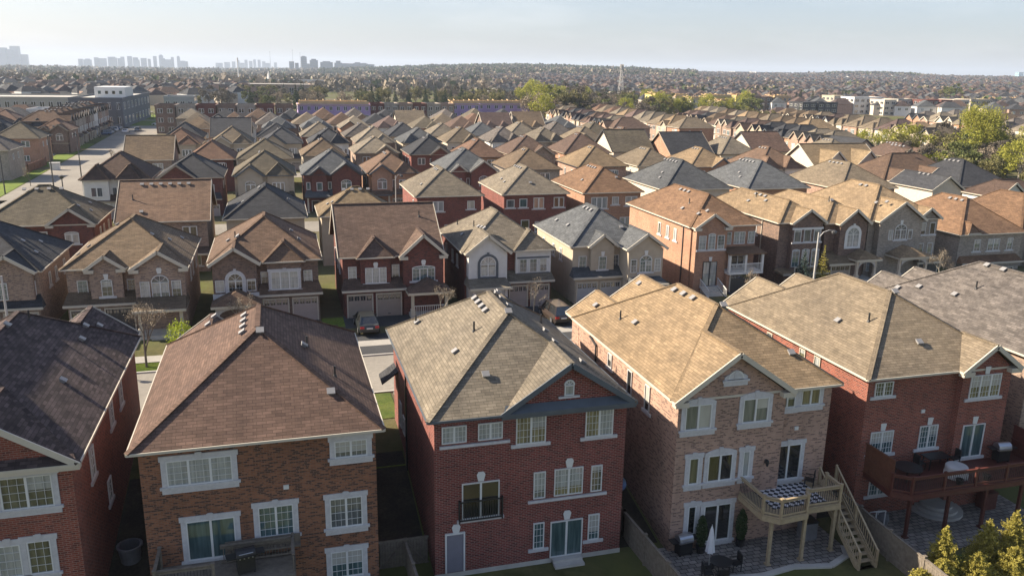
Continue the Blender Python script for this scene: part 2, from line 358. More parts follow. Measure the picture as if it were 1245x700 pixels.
def add_window(root, x, y, z, w, h, n=2, arch=None, grid=(2, 3), style='none', lod=1, rz=0, glass=None, sur='trim_stone', frame='trim_white', name='window'):
    g = glass or random.choice(GLASSES)
    key = (round(w, 2), round(h, 2), n, arch, grid, style)
    if lod <= 1:
        o = link(name, shared(('fr', key, frame), lambda: frame_mesh(w, h, n, arch, grid).mesh('window_frame', [frame])), root, (x, y, z), rz)
        pat = random.choice([(0,), (0,), (0,), (.35,), (.5, .5, .5), (0, .45, 0), (1, 0, 1), (.2,), (0, 1), (.7,)]) if name == 'window' else (0,)
        alt = random.choice(['glass_curtain', 'glass_curtain', 'glass_grey', 'glass_blind'])
        link('pane', shared(('pa', key, g, pat, alt), lambda: pane_mesh(w, h, arch, n, pat).mesh('pane', [g, alt])), o)
        if style != 'none': link('surround', shared(('su', key, sur), lambda: surround_mesh(w, h, arch, style).mesh('surround', [sur])), o)
        if style == 'key':
            def kk(): m = MB(); m.face([(-.13, -.06, .04), (.13, -.06, .04), (.2, -.06, .48), (-.2, -.06, .48)]); m.box(-.13, .13, -.058, 0, .05, .47); return m.mesh('keystone', ['trim_white'])
            link('keystone', shared('wkey', kk), o, (0, 0, h+(arch[1] if arch else 0)))
    else:
        def mk():
            m = frame_mesh(w, h, n, arch, None, .09); k = len(m.f)
            p = pane_mesh(w, h, arch)
            for f, mt in zip(p.f, p.m): m.face([p.v[i] for i in f], 1)
            if style != 'none':
                s_ = surround_mesh(w, h, arch, style)
                for f in s_.f: m.face([s_.v[i] for i in f], 2)
            return m.mesh('window', [frame, g, sur])
        o = link(name, shared(('w2', key, g, sur), mk), root, (x, y, z), rz)
    return o
def garage_mesh(w, h, col):
    m = MB(); m.box(-w/2, w/2, -.04, 0, 0, h)
    m.box(-w/2-.1, -w/2, -.1, 0, 0, h, 1); m.box(w/2, w/2+.1, -.1, 0, 0, h, 1); m.box(-w/2-.1, w/2+.1, -.1, 0, h, h+.14, 1)
    rows = 4; ph = h/rows
    for j in range(rows):
        for i in range(4):
            x0 = -w/2+w*i/4+.07; x1 = -w/2+w*(i+1)/4-.07; z0 = j*ph+.07; z1 = (j+1)*ph-.07
            if j == rows-1: m.box(x0, x1, -.055, -.04, z0, z1, 2); m.box((x0+x1)/2-.02, (x0+x1)/2+.02, -.06, -.05, z0, z1, 0)
            else: m.box(x0, x1, -.06, -.04, z0, z1, 0)
    m.box(-.12, .12, -.09, -.04, .3, .36, 3)
    return m.mesh('garage_door', [col, 'trim_cream', 'glass_dark', 'dark_pole'])
def add_garage(root, x, y, z, w=2.5, h=2.15, col='garage_taupe'):
    return link('garage_door', shared(('gd', round(w, 2), h, col), lambda: garage_mesh(w, h, col)), root, (x, y, z))
def add_door(root, x, y, z, w=.95, h=2.05, col='door_grey', rz=0, name='door'):
    def mk():
        m = MB(); m.box(-w/2, w/2, -.05, 0, 0, h); m.box(-w/2-.08, -w/2, -.09, 0, 0, h+.08, 1); m.box(w/2, w/2+.08, -.09, 0, 0, h+.08, 1); m.box(-w/2, w/2, -.09, 0, h, h+.08, 1)
        for i in (0, 1):
            for z0, z1 in ((.15, .85), (1.0, 1.9)): m.box(-w/2+.1+i*w*.45, -w/2+.08+w*.38+i*w*.45, -.06, -.05, z0, z1)
        return m.mesh('door', [col, 'trim_white'])
    o = link(name, shared(('dr', w, h, col), mk), root, (x, y, z), rz)
    def hk():
        m = MB(); m.lathe([(0, -.03), (.035, -.02), (.035, .02), (0, .03)], 8); return m.mesh('handle', ['vent_metal'])
    link('handle', shared('dhandle', hk), o, (w/2-.12, -.09, 1.0)); return o
def add_slider(root, x, y, z, w, h, lod=0, glass='glass_dark', style='stone', sur='trim_stone', name='patio_door'):
    return add_window(root, x, y, z, w, h, 2, None, None, style, 1, 0, glass, sur, 'trim_white', name)
def vent_mesh():
    m = MB(); m.box(-.13, .13, -.13, .13, 0, .10); m.box(-.19, .19, -.17, .17, .10, .16); return m.mesh('vent', ['vent_metal'])
def stack_mesh():
    m = MB(); m.tube((0, 0, -.05), (0, 0, .55), .055, .055, 8); m.tube((0, 0, -.02), (0, 0, .12), .12, .06, 8); return m.mesh('pipe', ['pipe_black'])

# ------------------------------------------------------------------ houses
class House:
    def __init__(s, label, x, y, w, d, ze=6.0, zb=0.0, z=0.0, wall='crimson', roof='brown', pitch=33.5, trim='trim_cream', lod=2, group=None, rz=0, name='house', oh=.38, cat='house'):
        s.root = empty(name, (x, y, z), rz); tag(s.root, label, cat, group)
        s.w, s.d, s.ze, s.zb, s.tp, s.oh, s.lod, s.trim = w, d, ze, zb, math.tan(R(pitch)), oh, lod, trim
        s.wm, s.rm, s.tm = MB(), MB(), MB(); s.wall, s.roofc = WALL[wall], 'shingle_'+roof
        s.wm.box(0, w, 0, d, zb, ze-.1, 0, 'tb'); s.vents = []; s.kind = None; s.caps = lod <= 2
    def gut(s, p, q):
        dx, dy = q[0]-p[0], q[1]-p[1]
        s.tm.bar((p[0], p[1], p[2]-.06), (q[0], q[1], q[2]-.06), .10, .12)
    def cap(s, p, q):
        if s.caps: s.rm.bar((p[0], p[1], p[2]+.0), (q[0], q[1], q[2]+.0), .26, .07)
    def main(s, kind='hip', ridge=None, pn=1.0, pf=1.0, gl=False, gr=False):
        """hip / gx (ridge along x, gables left and right) / gy (ridge along y, gables near and far)"""
        s.kind = kind; oh = s.oh; ze, tp = s.ze, s.tp; x0, x1, y0, y1 = -oh, s.w+oh, -oh, s.d+oh; W, D = x1-x0, y1-y0
        a, b, c, d_ = (x0, y0, ze), (x1, y0, ze), (x1, y1, ze), (x0, y1, ze)
        if kind == 'hip':
            if D >= W:
                hw = W/2; s.zr = ze+hw*tp; n_, f_ = (x0+hw, y0+hw/pn, s.zr), (x0+hw, y1-hw/pf, s.zr)
                if f_[1] < n_[1]: m_ = (n_[1]+f_[1])/2; n_ = (n_[0], m_-.1, s.zr); f_ = (f_[0], m_+.1, s.zr)
                s.rm.face([a, b, n_]); s.rm.face([c, d_, f_]); s.rm.face([b, c, f_, n_]); s.rm.face([d_, a, n_, f_]); s.tpn, s.tpf = tp*pn, tp*pf
                H = [(a, n_), (b, n_), (c, f_), (d_, f_), (n_, f_)]
            else:
                hw = D/2; s.zr = ze+hw*tp; l_, r_ = (x0+hw, y0+hw, s.zr), (x1-hw, y0+hw, s.zr)
                s.rm.face([a, b, r_, l_]); s.rm.face([c, d_, l_, r_]); s.rm.face([d_, a, l_]); s.rm.face([b, c, r_]); s.tpn = s.tpf = tp
                H = [(a, l_), (d_, l_), (b, r_), (c, r_), (l_, r_)]
            for p, q in H: s.cap(p, q)
            for p, q in ((a, b), (b, c), (c, d_), (d_, a)): s.gut(p, q)
            s.tm.face([(p[0], p[1], ze-.13) for p in (a, b, c, d_)])
        elif kind == 'gx':
            ym = (y0+y1)/2; s.zr = ze+D/2*tp; l_, r_ = (x0, ym, s.zr), (x1, ym, s.zr); s.tpn = s.tpf = tp
            s.rm.slab([a, b, r_, l_], .14); s.rm.slab([c, d_, l_, r_], .14); s.cap(l_, r_); s.gut(a, b); s.gut(c, d_)
            for xe in (x0-.03, x1+.03):
                for ye in (y0, y1): s.tm.bar((xe, ye, ze-.08), (xe, ym, s.zr-.08), .06, .22)
            for xe in (0, s.w): s.wm.face([(xe, 0, ze-.1), (xe, s.d, ze-.1), (xe, s.d/2, s.zr-.16-oh*.0)])
        else:
            xm = (x0+x1)/2; s.zr = ze+W/2*tp; n_, f_ = (xm, y0, s.zr), (xm, y1, s.zr); s.tpn = s.tpf = tp
            s.rm.slab([b, c, f_, n_], .14); s.rm.slab([d_, a, n_, f_], .14); s.cap(n_, f_); s.gut(b, c); s.gut(d_, a)
            for ye in (y0-.03, y1+.03):
                for xe in (x0, x1): s.tm.bar((xe, ye, ze-.08), (xm, ye, s.zr-.08), .06, .24)
            for ye in (0, s.d): s.wm.face([(0, ye, ze-.1), (s.w, ye, ze-.1), (s.w/2, ye, s.zr-.16)])
        return s
    def gable(s, xc, gw, proj=0.0, side='near', gp=34, hipf=False, zg=None, z0=None, rake=None, ret=False, run=None, wallmat=None, tall=0, pent=False, pentmat='trim_slate'):
        """cross gable on the near or far face; hipf makes its front a hip; zg: its eave height"""
        oh = s.oh; ze = zg if zg is not None else s.ze; t = math.tan(R(gp)); hw = gw/2+oh*.9; zr = ze+hw*t
        fy = (lambda y: y) if side == 'near' else (lambda y: s.d-y)
        tpm = s.tpn if side == 'near' else s.tpf
        yf = -proj-oh*.9
        if run is None:
            ye = -oh+(ze-s.ze)/tpm; yh = -oh+(min(zr, s.zr)-s.ze)/tpm
        else: ye = 0.3; yh = run
        P = lambda x, y, z: (x, fy(y), z)
        A, B_, Rf, Rh = P(xc-hw, yf, ze), P(xc+hw, yf, ze), P(xc, yf, zr), P(xc, yh, zr)
        if hipf:
            Rf = P(xc, min(yf+hw*.8, yh-.1), zr); s.rm.slab([A, B_, Rf], .12)
            s.gut(A, B_)
        L_ = P(xc-hw, ye, ze); R_ = P(xc+hw, ye, ze)
        s.rm.slab([A, Rf, Rh, L_], .12); s.rm.slab([B_, Rf, Rh, R_], .12)
        s.cap(Rf, Rh)
        if hipf: s.cap(A, Rf); s.cap(B_, Rf)
        if not hipf:
            for q in (A, B_):
                yy = q[1]+(-.03 if side == 'near' else .03)
                s.tm.bar((q[0], yy, q[2]-.09), (Rf[0], yy, Rf[2]-.09), .07, .26, up=(0, 0, 1))
            if ret:
                for sx in (-1, 1): s.tm.box(min(xc+sx*hw, xc+sx*(hw-.75)), max(xc+sx*hw, xc+sx*(hw-.75)), *sorted((fy(yf-.02), fy(-proj+.05))), ze-.30, ze-.02)
        if yf < -oh-.2:
            for q, e in ((A, L_), (B_, R_)): s.gut(q, e)
        zb = s.zb if z0 is None else z0
        tgt = s.wm
        x0, x1 = xc-gw/2, xc+gw/2; yw = -proj if proj > 0 else -.004
        if not hipf: tgt.face([P(x0, yw, ze-.1), P(x1, yw, ze-.1), P(xc, yw, zr-.09*t*2-.12)])
        if proj > 0 or zg is not None:
            tgt.face([P(x0, yw, zb), P(x1, yw, zb), P(x1, yw, ze-.1), P(x0, yw, ze-.1)])
            for xx in (x0, x1): tgt.face([P(xx, yw, zb), P(xx, .05, zb), P(xx, .05, ze-.1), P(xx, yw, ze-.1)])
            tgt.face([P(x0, yw, zb), P(x1, yw, zb), P(x1, .05, zb), P(x0, .05, zb)])
        if pent:
            q = MB(); q.slab([P(x0-.3, -proj-oh*1.1, ze-.02), P(x1+.3, -proj-oh*1.1, ze-.02), P(x1+.1, -proj, ze+.30), P(x0-.1, -proj, ze+.30)], .1); q.build('pent_roof', pentmat, s.root)
            s.tm.box(x0-.35, x1+.35, *sorted((fy(-proj-oh*.85-.05), fy(-proj))), ze-.28, ze-.04)
        return zr
    def skirt(s, x0, x1, out, z0, z1, hipl=True, hipr=True):
        yo = -out-.35; xl = x0-.3; xr = x1+.3
        q = [(xl, yo, z0), (xr, yo, z0), (x1 if hipr else xr, 0, z1), (x0 if hipl else xl, 0, z1)]
        m = MB(); m.slab(q, .08); m.slab([(xl, yo, z0), (q[3][0], 0, z1), (xl, 0, z0)], .06); m.slab([(xr, yo, z0), (xr, 0, z0), (q[2][0], 0, z1)], .06)
        o = m.build('lower_roof', s.roofc, s.root)
        g = MB(); g.bar((xl, yo, z0-.09), (xr, yo, z0-.09), .11, .2); g.face([(xl, yo, z0-.12), (xr, yo, z0-.12), (xr, 0, z0-.12), (xl, 0, z0-.12)])
        g.build('gutter', s.trim, o); return o
    def block(s, x0, x1, out, z1, z0=None): s.wm.box(x0, x1, -out, .02, s.zb if z0 is None else z0, z1, 0, 'b')
    def win(s, x, z, w, h, face='near', proj=0, **k):
        k.setdefault('lod', s.lod)
        s.nw = getattr(s, 'nw', 0)+1; proj = proj+(s.nw % 3)*.005
        if face == 'near': return add_window(s.root, x, -proj, z, w, h, **k)
        if face == 'left': return add_window(s.root, 0, x, z, w, h, rz=-math.pi/2, **k)
        if face == 'right': return add_window(s.root, s.w, x, z, w, h, rz=math.pi/2, **k)
        return add_window(s.root, x, s.d, z, w, h, rz=math.pi, **k)
    def vent(s, face, u, up, kind='vent'):
        """on a slope of the main roof: u along the eave (house coordinate), up = horizontal run from the eave"""
        s.vents.append((face, u, up, kind))
    def finish(s, chim=False):
        s.wm.build('wall', s.wall, s.root)
        roof = s.rm.build('roof', s.roofc, s.root)
        s.tm.build('gutter', s.trim, roof)
        oh = s.oh
        for face, u, up, kind in s.vents:
            tp = s.tpn if face == 'near' else s.tpf if face == 'far' else s.tp
            z = s.ze+up*tp
            if face == 'left': p, nrm = (-oh+up, u, z), Vector((-tp, 0, 1))
            elif face == 'right': p, nrm = (s.w+oh-up, u, z), Vector((tp, 0, 1))
            elif face == 'near': p, nrm = (u, -oh+up, z), Vector((0, -tp, 1))
            else: p, nrm = (u, s.d+oh-up, z), Vector((0, tp, 1))
            if kind == 'vent':
                o = link('vent', shared('vent', vent_mesh), roof, p); o.rotation_mode = 'QUATERNION'; o.rotation_quaternion = nrm.to_track_quat('Z', 'Y')
            else: link('pipe', shared('stack', stack_mesh), roof, p)
        return s.root
def downspout(s, x, y, z0, z1, side='near', col='trim_dark'):
    m = MB(); m.bar((x, y, z0), (x, y, z1), .09, .09); m.build('downspout', col, s.root)
# ------------------------------------------------------------------ ground
def sm(t): t = np.clip(t, 0, 1); return t*t*(3-2*t)
def gz(x, y):
    x = np.asarray(x, float); y = np.asarray(y, float)
    near = np.where(y < 36, -2.6, np.where(y < 48, -2.6+2.6*(y-36)/12, 0.0))
    near = near + .2*sm((y-62)/8)
    r = np.hypot(x, y); az = np.degrees(np.arctan2(x, np.maximum(y, 1e-3)))
    az = np.where(y < 0, 90*np.sign(x), az)
    h = np.clip((r-650)/2300, 0, 1.1)*24*sm((az-2)/16)
    h = h+7*np.exp(-((az-15)/8)**2)*sm((r-1500)/1000)*np.exp(-((r-2900)/700)**2*(r > 2900))
    h = h+5*np.exp(-((az-38.5)/3.0)**2)*sm((r-1900)/700)
    h = h+12*np.exp(-((az-6)/7)**2)*sm((r-2200)/1500)
    return near+h
def ground_mesh():
    def lines(a, b, st, lo, hi, gr=1.16):
        L = list(np.arange(a, b+.01, st)); s_, v = st, b
        while v < hi: s_ *= gr; v += s_; L.append(v)
        s_, v = st, a
        while v > lo: s_ *= gr; v -= s_; L.insert(0, v)
        return np.array(L)
    X = lines(-60, 140, 4, -9000, 9000, 1.13); Y = lines(20, 80, 2, -400, 12000, 1.10)
    GX, GY = np.meshgrid(X, Y); Z = gz(GX, GY)
    nx, ny = len(X), len(Y)
    V = np.stack([GX.ravel(), GY.ravel(), Z.ravel()], 1)
    idx = np.arange(nx*ny).reshape(ny, nx)
    F = np.stack([idx[:-1, :-1].ravel(), idx[:-1, 1:].ravel(), idx[1:, 1:].ravel(), idx[1:, :-1].ravel()], 1)
    me = bpy.data.meshes.new('ground'); me.from_pydata(V.tolist(), [], F.tolist()); me.materials.append(MATS['ground'])
    for p in me.polygons: p.use_smooth = True
    return me
def ground_mat():
    m, n, l, bs = new_mat('ground')
    tc = n.new('ShaderNodeTexCoord'); v = tc.outputs['Object']
    a = mixc(n, l, ramp(n, l, noise(n, l, v, .9, 5, .7), .35, .65), (.060, .062, .024), (.115, .105, .045))
    b = mixc(n, l, ramp(n, l, noise(n, l, v, .07, 4), .42, .62), a, (.10, .115, .035))
    c = mixc(n, l, ramp(n, l, noise(n, l, v, .013, 5), .45, .62), b, (.13, .11, .075))
    l.new(c, bs.inputs['Base Color']); bs.inputs['Roughness'].default_value = 1; bs.inputs['Specular IOR Level'].default_value = .1
    bump(n, l, noise(n, l, v, 6, 3), .6, .05, bs)
def groundlike(name, a, b, sc=.6, sc2=9, speck=.25, rough=.95):
    m, n, l, bs = new_mat(name); tc = n.new('ShaderNodeTexCoord'); v = tc.outputs['Object']
    c = mixc(n, l, ramp(n, l, noise(n, l, v, sc, 5, .65), .33, .67), a, b)
    s = ramp(n, l, noise(n, l, v, sc2, 4, .7), .3, .7)
    c = mixc(n, l, s, mixc(n, l, 1, c, (1-speck,)*3, 'MULTIPLY'), mixc(n, l, 1, c, (1+speck,)*3, 'MULTIPLY'))
    l.new(c, bs.inputs['Base Color']); bs.inputs['Roughness'].default_value = rough; bs.inputs['Specular IOR Level'].default_value = .2
    bump(n, l, s, .4, .02, bs)
ground_mat()
groundlike('asphalt_old', (.20, .185, .16), (.27, .25, .215), .10, 3, .12)
groundlike('asphalt_dark', (.045, .047, .05), (.065, .066, .068), .3, 8, .15)
groundlike('lawn', (.055, .085, .016), (.10, .12, .028), .8, 7, .3)
groundlike('lawn_bright', (.085, .135, .016), (.15, .19, .03), .5, 5, .35)
groundlike('walk', (.30, .285, .255), (.37, .35, .315), .4, 6, .08)
groundlike('ground_dark', (.03, .027, .02), (.06, .05, .035), .8, 7, .3)
def paver_mat():
    m, n, l, bs = new_mat('paver'); v = uvvec(n, l)
    br = n.new('ShaderNodeTexBrick'); br.inputs['Scale'].default_value = 1; br.inputs['Brick Width'].default_value = .42; br.inputs['Row Height'].default_value = .30; br.inputs['Mortar Size'].default_value = .022
    br.inputs['Color1'].default_value = (.19, .175, .16, 1); br.inputs['Color2'].default_value = (.34, .305, .27, 1); br.inputs['Mortar'].default_value = (.055, .05, .045, 1)
    l.new(v, br.inputs['Vector'])
    c = mixc(n, l, ramp(n, l, noise(n, l, v, 1.2, 3), .35, .65), mixc(n, l, 1, br.outputs[0], (.72, .70, .68), 'MULTIPLY'), br.outputs[0]); l.new(c, bs.inputs['Base Color']); bs.inputs['Roughness'].default_value = .9
    bump(n, l, fmath(n, l, 'SUBTRACT', 1.0, br.outputs[1]), .5, .01, bs)
paver_mat()
def rug_mat():
    m, n, l, bs = new_mat('rug'); tc = n.new('ShaderNodeTexCoord')
    mp = n.new('ShaderNodeMapping'); mp.inputs['Rotation'].default_value = (0, 0, R(45)); mp.inputs['Scale'].default_value = (2.6, 2.6, 2.6); l.new(tc.outputs['Object'], mp.inputs[0])
    ch = n.new('ShaderNodeTexChecker'); ch.inputs['Scale'].default_value = 1.6; ch.inputs['Color1'].default_value = (.55, .54, .55, 1); ch.inputs['Color2'].default_value = (.02, .02, .025, 1)
    l.new(mp.outputs[0], ch.inputs[0]); l.new(ch.outputs[0], bs.inputs['Base Color']); bs.inputs['Roughness'].default_value = .95
rug_mat()
g = link('ground', ground_mesh()); g['kind'] = 'structure'

def sheet(name, polys, mat, dz=.004, sub=None):
    """flat pieces laid on the ground; each polygon gets its height from the terrain"""
    m = MB()
    for P in polys: m.face([(x, y, float(gz(x, y))+dz) for x, y in P])
    return struct(name, m, mat)
def rect(x0, x1, y0, y1): return [(x0, y0), (x1, y0), (x1, y1), (x0, y1)]
def strip(x0, x1, y0, y1, ny=1): return [rect(x0, x1, y0+(y1-y0)*i/ny, y0+(y1-y0)*(i+1)/ny) for i in range(ny)]
sheet('street', [rect(-39, 150, 54.6, 62.4)], 'asphalt_old', .02)
m = MB()
for ya in (54.45, 62.4):
    m.box(-38, 150, ya, ya+.16, -.1, .13)
struct('kerb', m, 'concrete')
sheet('sidewalk', [rect(-38, 150, 64.6, 66.0)], 'walk', .05)
sheet('second_street', [rect(-36, 160, 115.2, 123.4)], 'asphalt_old', .02)
sheet('third_street', [rect(-36, 96, 176, 183.5)], 'asphalt_old', .02)
sheet('fourth_street', [rect(-36, 96, 225, 232)], 'asphalt_old', .02)
# the main road on the left, its crossing and the boulevards
def road_c(y): return -36.5-(max(0, min(y, 330)-120))*.043
ys = [40, 60, 80, 100, 120, 140, 160, 180, 200, 220, 240, 260, 280, 300, 330, 360, 400, 450]
def ribbon(o0, o1): return [[(road_c(a)+o0, a), (road_c(a)+o1, a), (road_c(b)+o1, b), (road_c(b)+o0, b)] for a, b in zip(ys, ys[1:])]
sheet('road', ribbon(-7, 6.5)+[rect(-140, -43, 138, 152)]+[rect(-140, -51, 322, 334)], 'asphalt_old', .024)
sheet('verge', [[(road_c(a)-11.5, a), (road_c(a)-7.3, a), (road_c(b)-7.3, b), (road_c(b)-11.5, b)] for a, b in ((156, 176), (176, 196), (202, 222), (222, 240), (248, 262), (340, 400))]+[rect(-90, -52, 126, 136)], 'lawn_bright', .03)
sheet('lawn', [rect(-74, -57.5, 156, 174), rect(-72, -58, 222, 236), rect(-76, -40, 340, 372), rect(-72, -46, 378, 420), rect(-31.5, -28.5, 124, 131)], 'lawn_bright', .03)
sheet('path', [[(road_c(a)-14, a), (road_c(a)-12, a), (road_c(b)-12, b), (road_c(b)-14, b)] for a, b in zip(ys[6:], ys[7:])], 'walk', .034)
m = MB()
for a, b in zip(ys, ys[1:]):
    for o in (-7.15, 6.5):
        if o < 0 and 130 < a < 160: continue
        p = (road_c(a)+o, a); q = (road_c(b)+o, b)
        m.bar((p[0], p[1], .03), (q[0], q[1], .03), .16, .22)
struct('road_kerb', m, 'concrete')

# ------------------------------------------------------------------ foreground houses seen from the back gardens
def bottomwall(h, lo=-2.75): pass
FG = dict(ze=6.08, zb=-2.8, d=14.2, lod=0, pitch=33.5)
# A: dark plum roof, crimson brick, cut by the left edge
A = House('red brick house with dark purple brown roof, cut off by the left edge', -18.2, 35.05, 9.25, wall='scarlet', roof='plum', **dict(FG, d=16.6)).main('hip')
A.gable(6.15, 6.3, gp=33.5, pent=True, pentmat='shingle_plum')
A.gable(6.9, 4.4, side='far', gp=36, proj=.8)
for x, z, w, hh, n in ((7.5, 4.15, 1.95, 1.45, 2), (6.5, 1.05, .9, 1.5, 1), (7.65, 1.05, .9, 1.55, 1), (4.4, 4.15, 1.95, 1.45, 2), (4.4, 1.05, 1.4, 1.5, 2), (7.2, -1.9, 1.8, 2.0, 2)):
    A.win(x, z, w, hh, n=n, grid=(3, 4) if n == 2 else (3, 4), style='stone', glass='glass_refl_green')
for y, z, hh in ((3.4, 3.6, 1.5), (8.4, 4.0, 1.3), (11.2, 4.0, 1.3), (6.2, .9, 1.2)): A.win(y, z, .8, hh, face='right', n=1, grid=(2, 3), style='sill', glass='glass_curtain')
for u, up in ((6.3, 1.9), (12.2, 2.2), (9.6, 4.9), (15.3, 1.9), (14.3, 2.4)): A.vent('right', u, up)
A.vent('right', 11.6, 4.4, 'pipe')
A.finish()
# B: brown roof, russet brick with dark runs
B = House('brown roofed house of mottled russet brick with black dashes, second from the left in front', -6.45, 35.45, 10.15, wall='russet', roof='brown', **FG).main('hip', pn=1.0)
B.gable(2.2, 3.6, side='far', gp=36, proj=.6)
for x0, x1, z0, z1, n, gr, gl in ((-5.37, -2.65, 4.2, 5.42, 3, (3, 4), 'glass_curtain'), (1.82, 3.3, 4.72, 5.55, 2, (3, 3), 'glass_grey'), (-1.69, -.15, 1.15, 2.68, 2, (3, 4), 'glass_teal'), (1.5, 2.99, 1.16, 2.68, 2, (3, 4), 'glass_grey'), (1.45, 2.94, -1.5, -.1, 2, (3, 4), 'glass_teal'), (-5.0, -3.0, -1.6, -.1, 2, (3, 4), 'glass_dark')):
    B.win((x0+x1)/2+6.45, z0, x1-x0, z1-z0, n=n, grid=gr, style='stone', glass=gl)
add_slider(B.root, 2.7, 0, .45, 2.06, 1.95, glass='glass_teal')
for f, u, up, k in (('near', 5.2, 5.2, 'vent'), ('near', 8.3, 1.9, 'vent'), ('right', 5.9, 3.3, 'vent'), ('right', 6.2, 3.1, 'pipe'), ('right', 3.6, 1.9, 'pipe'), ('left', 12.2, 2.6, 'vent'), ('left', 13.1, 2.9, 'vent')): B.vent(f, u, up, k)
for i in range(4): B.vent('left', 5.7+i*1.0, 4.75)
mm = MB(); mm.box(-.12, .12, -.06, 0, 0, .2); mm.build('wall_vent', 'trim_white', B.root, (6.05, 0, 3.45))
B.finish()
# C: crimson brick, taupe roof with a brick gable
Ch = House('deep red brick house with taupe roof and a brick gable holding a small arched window', 6.5, 35.7, 9.9, wall='crimson', roof='taupe', trim='trim_slate', **FG).main('hip')
Ch.gable(6.75, 6.3, gp=33.5, pent=True)
Ch.gable(7.2, 4.2, side='far', gp=35, proj=1.2)
for x0, x1, z0, z1, n, gr, st, gl in ((6.86, 8.07, 4.72, 5.6, 2, (3, 3), 'none', 'glass_curtain'), (8.64, 9.87, 4.72, 5.6, 2, (3, 3), 'none', 'glass_curtain'), (10.56, 12.09, 4.27, 5.75, 2, (4, 4), 'sill', 'glass_refl_amber'), (14.18, 15.67, 4.27, 5.75, 2, (4, 4), 'sill', 'glass_refl_amber'),
                                  (11.52, 12.15, 1.2, 2.66, 1, (3, 4), 'none', 'glass_grey'), (12.62, 14.16, 1.2, 2.69, 2, (4, 4), 'none', 'glass_refl_amber'), (14.6, 15.2, 1.2, 2.65, 1, (3, 4), 'none', 'glass_refl_green'),
                                  (11.57, 12.15, -1.66, -.18, 1, (3, 4), 'sill', 'glass_teal'), (14.56, 15.17, -1.6, -.12, 1, (3, 4), 'sill', 'glass_teal')):
    Ch.win((x0+x1)/2-6.5, z0, x1-x0, z1-z0, n=n, grid=gr, style=st, glass=gl, name='window')
for x0, x1, z in ((.25, 3.75, 4.6), (4.75, 9.0, 1.1)):
    sl = MB(); sl.box(x0, x1, -.1, 0, z-.14, z); sl.build('ledge', 'trim_stone', Ch.root)
def keystone(root, x, z, mat='trim_white', y=0):
    k = MB(); k.face([(-.14, -.07, 0), (.14, -.07, 0), (.22, -.07, .36), (.14, -.07, .5), (-.14, -.07, .5), (-.22, -.07, .36)]); k.box(-.13, .13, -.069, 0, .01, .48); k.build('keystone', mat, root, (x, y, z))
for x, z in ((6.9, 2.72), (6.87, -.2), (2.3, 2.55), (1.05, -.15)): keystone(Ch.root, x, z)
add_slider(Ch.root, 2.3, 0, .55, 1.9, 1.95, glass='glass_dark', style='sill')
add_slider(Ch.root, 6.87, 0, -2.3, 1.75, 2.05, glass='glass_teal', style='none')
add_door(Ch.root, 1.0, 0, -2.3, .85, 2.1)
jb = MB()
jb.box(1.2, 3.4, -.16, -.10, .5, .56); jb.box(1.2, 3.4, -.16, -.10, 1.5, 1.56); jb.box(1.18, 1.24, -.18, 0, .4, 1.62); jb.box(3.36, 3.42, -.18, 0, .4, 1.62)
for i in range(1, 18): jb.box(1.2+i*.122-.012, 1.2+i*.122+.012, -.145, -.115, .56, 1.5)
jb.build('balcony_rail', 'black_plastic', Ch.root)
add_window(Ch.root, 6.75, 0, 6.62, .5, .55, 1, (.5, .25), None, 'none', 0, 0, 'glass_curtain'); lg = MB(); lg.box(6.2, 7.3, -.1, 0, 6.5, 6.6); lg.build('gable_ledge', 'trim_stone', Ch.root)
fd = MB(); fd.box(-.03, 9.93, -.03, 0, -2.8, -2.35); fd.build('foundation', 'concrete', Ch.root)
st = MB()
for i in range(3): st.box(6.1, 7.7, -.35-i*.35, -.03-i*.0, -2.75, -2.35-i*.14+.02)
st.build('step', 'concrete', Ch.root)
for f, u, up, k in (('near', 4.95, 5.3, 'vent'), ('near', 2.9, 2.0, 'vent'), ('left', 4.6, 2.4, 'vent'), ('left', 5.5, 3.6, 'pipe'), ('left', 11.9, 1.6, 'vent'), ('left', 12.0, 1.5, 'pipe'), ('right', 7.5, 4.6, 'vent'), ('right', 9.1, 4.6, 'vent'), ('right', 10.6, 4.5, 'vent'), ('right', 12.0, 4.0, 'vent'), ('right', 3.4, 3.2, 'vent'), ('right', 1.9, 2.2, 'vent'), ('right', 6.2, 2.8, 'vent'), ('right', 9.4, 2.0, 'pipe')): Ch.vent(f, u, up, k)
for i in range(4): Ch.vent('left', 6.9+i*.85, 4.6)
ds = MB(); ds.bar((-.09, 8.5, -1.6), (-.09, 8.5, 5.8), .1); ds.build('downspout', 'black_plastic', Ch.root)
aw = MB(); aw.slab([(-1.0, 12.2, 3.3), (-1.0, 13.9, 3.3), (0, 13.9, 4.0), (0, 12.2, 4.0)], .1); aw.build('side_awning', 'shingle_charcoal', Ch.root)
for y, z, hh in ((9.8, .9, 1.1), (11.2, .8, 1.6)): Ch.win(y, z, .8, hh, face='left', n=1, grid=(2, 3), style='none', glass='glass_curtain')
Ch.finish()
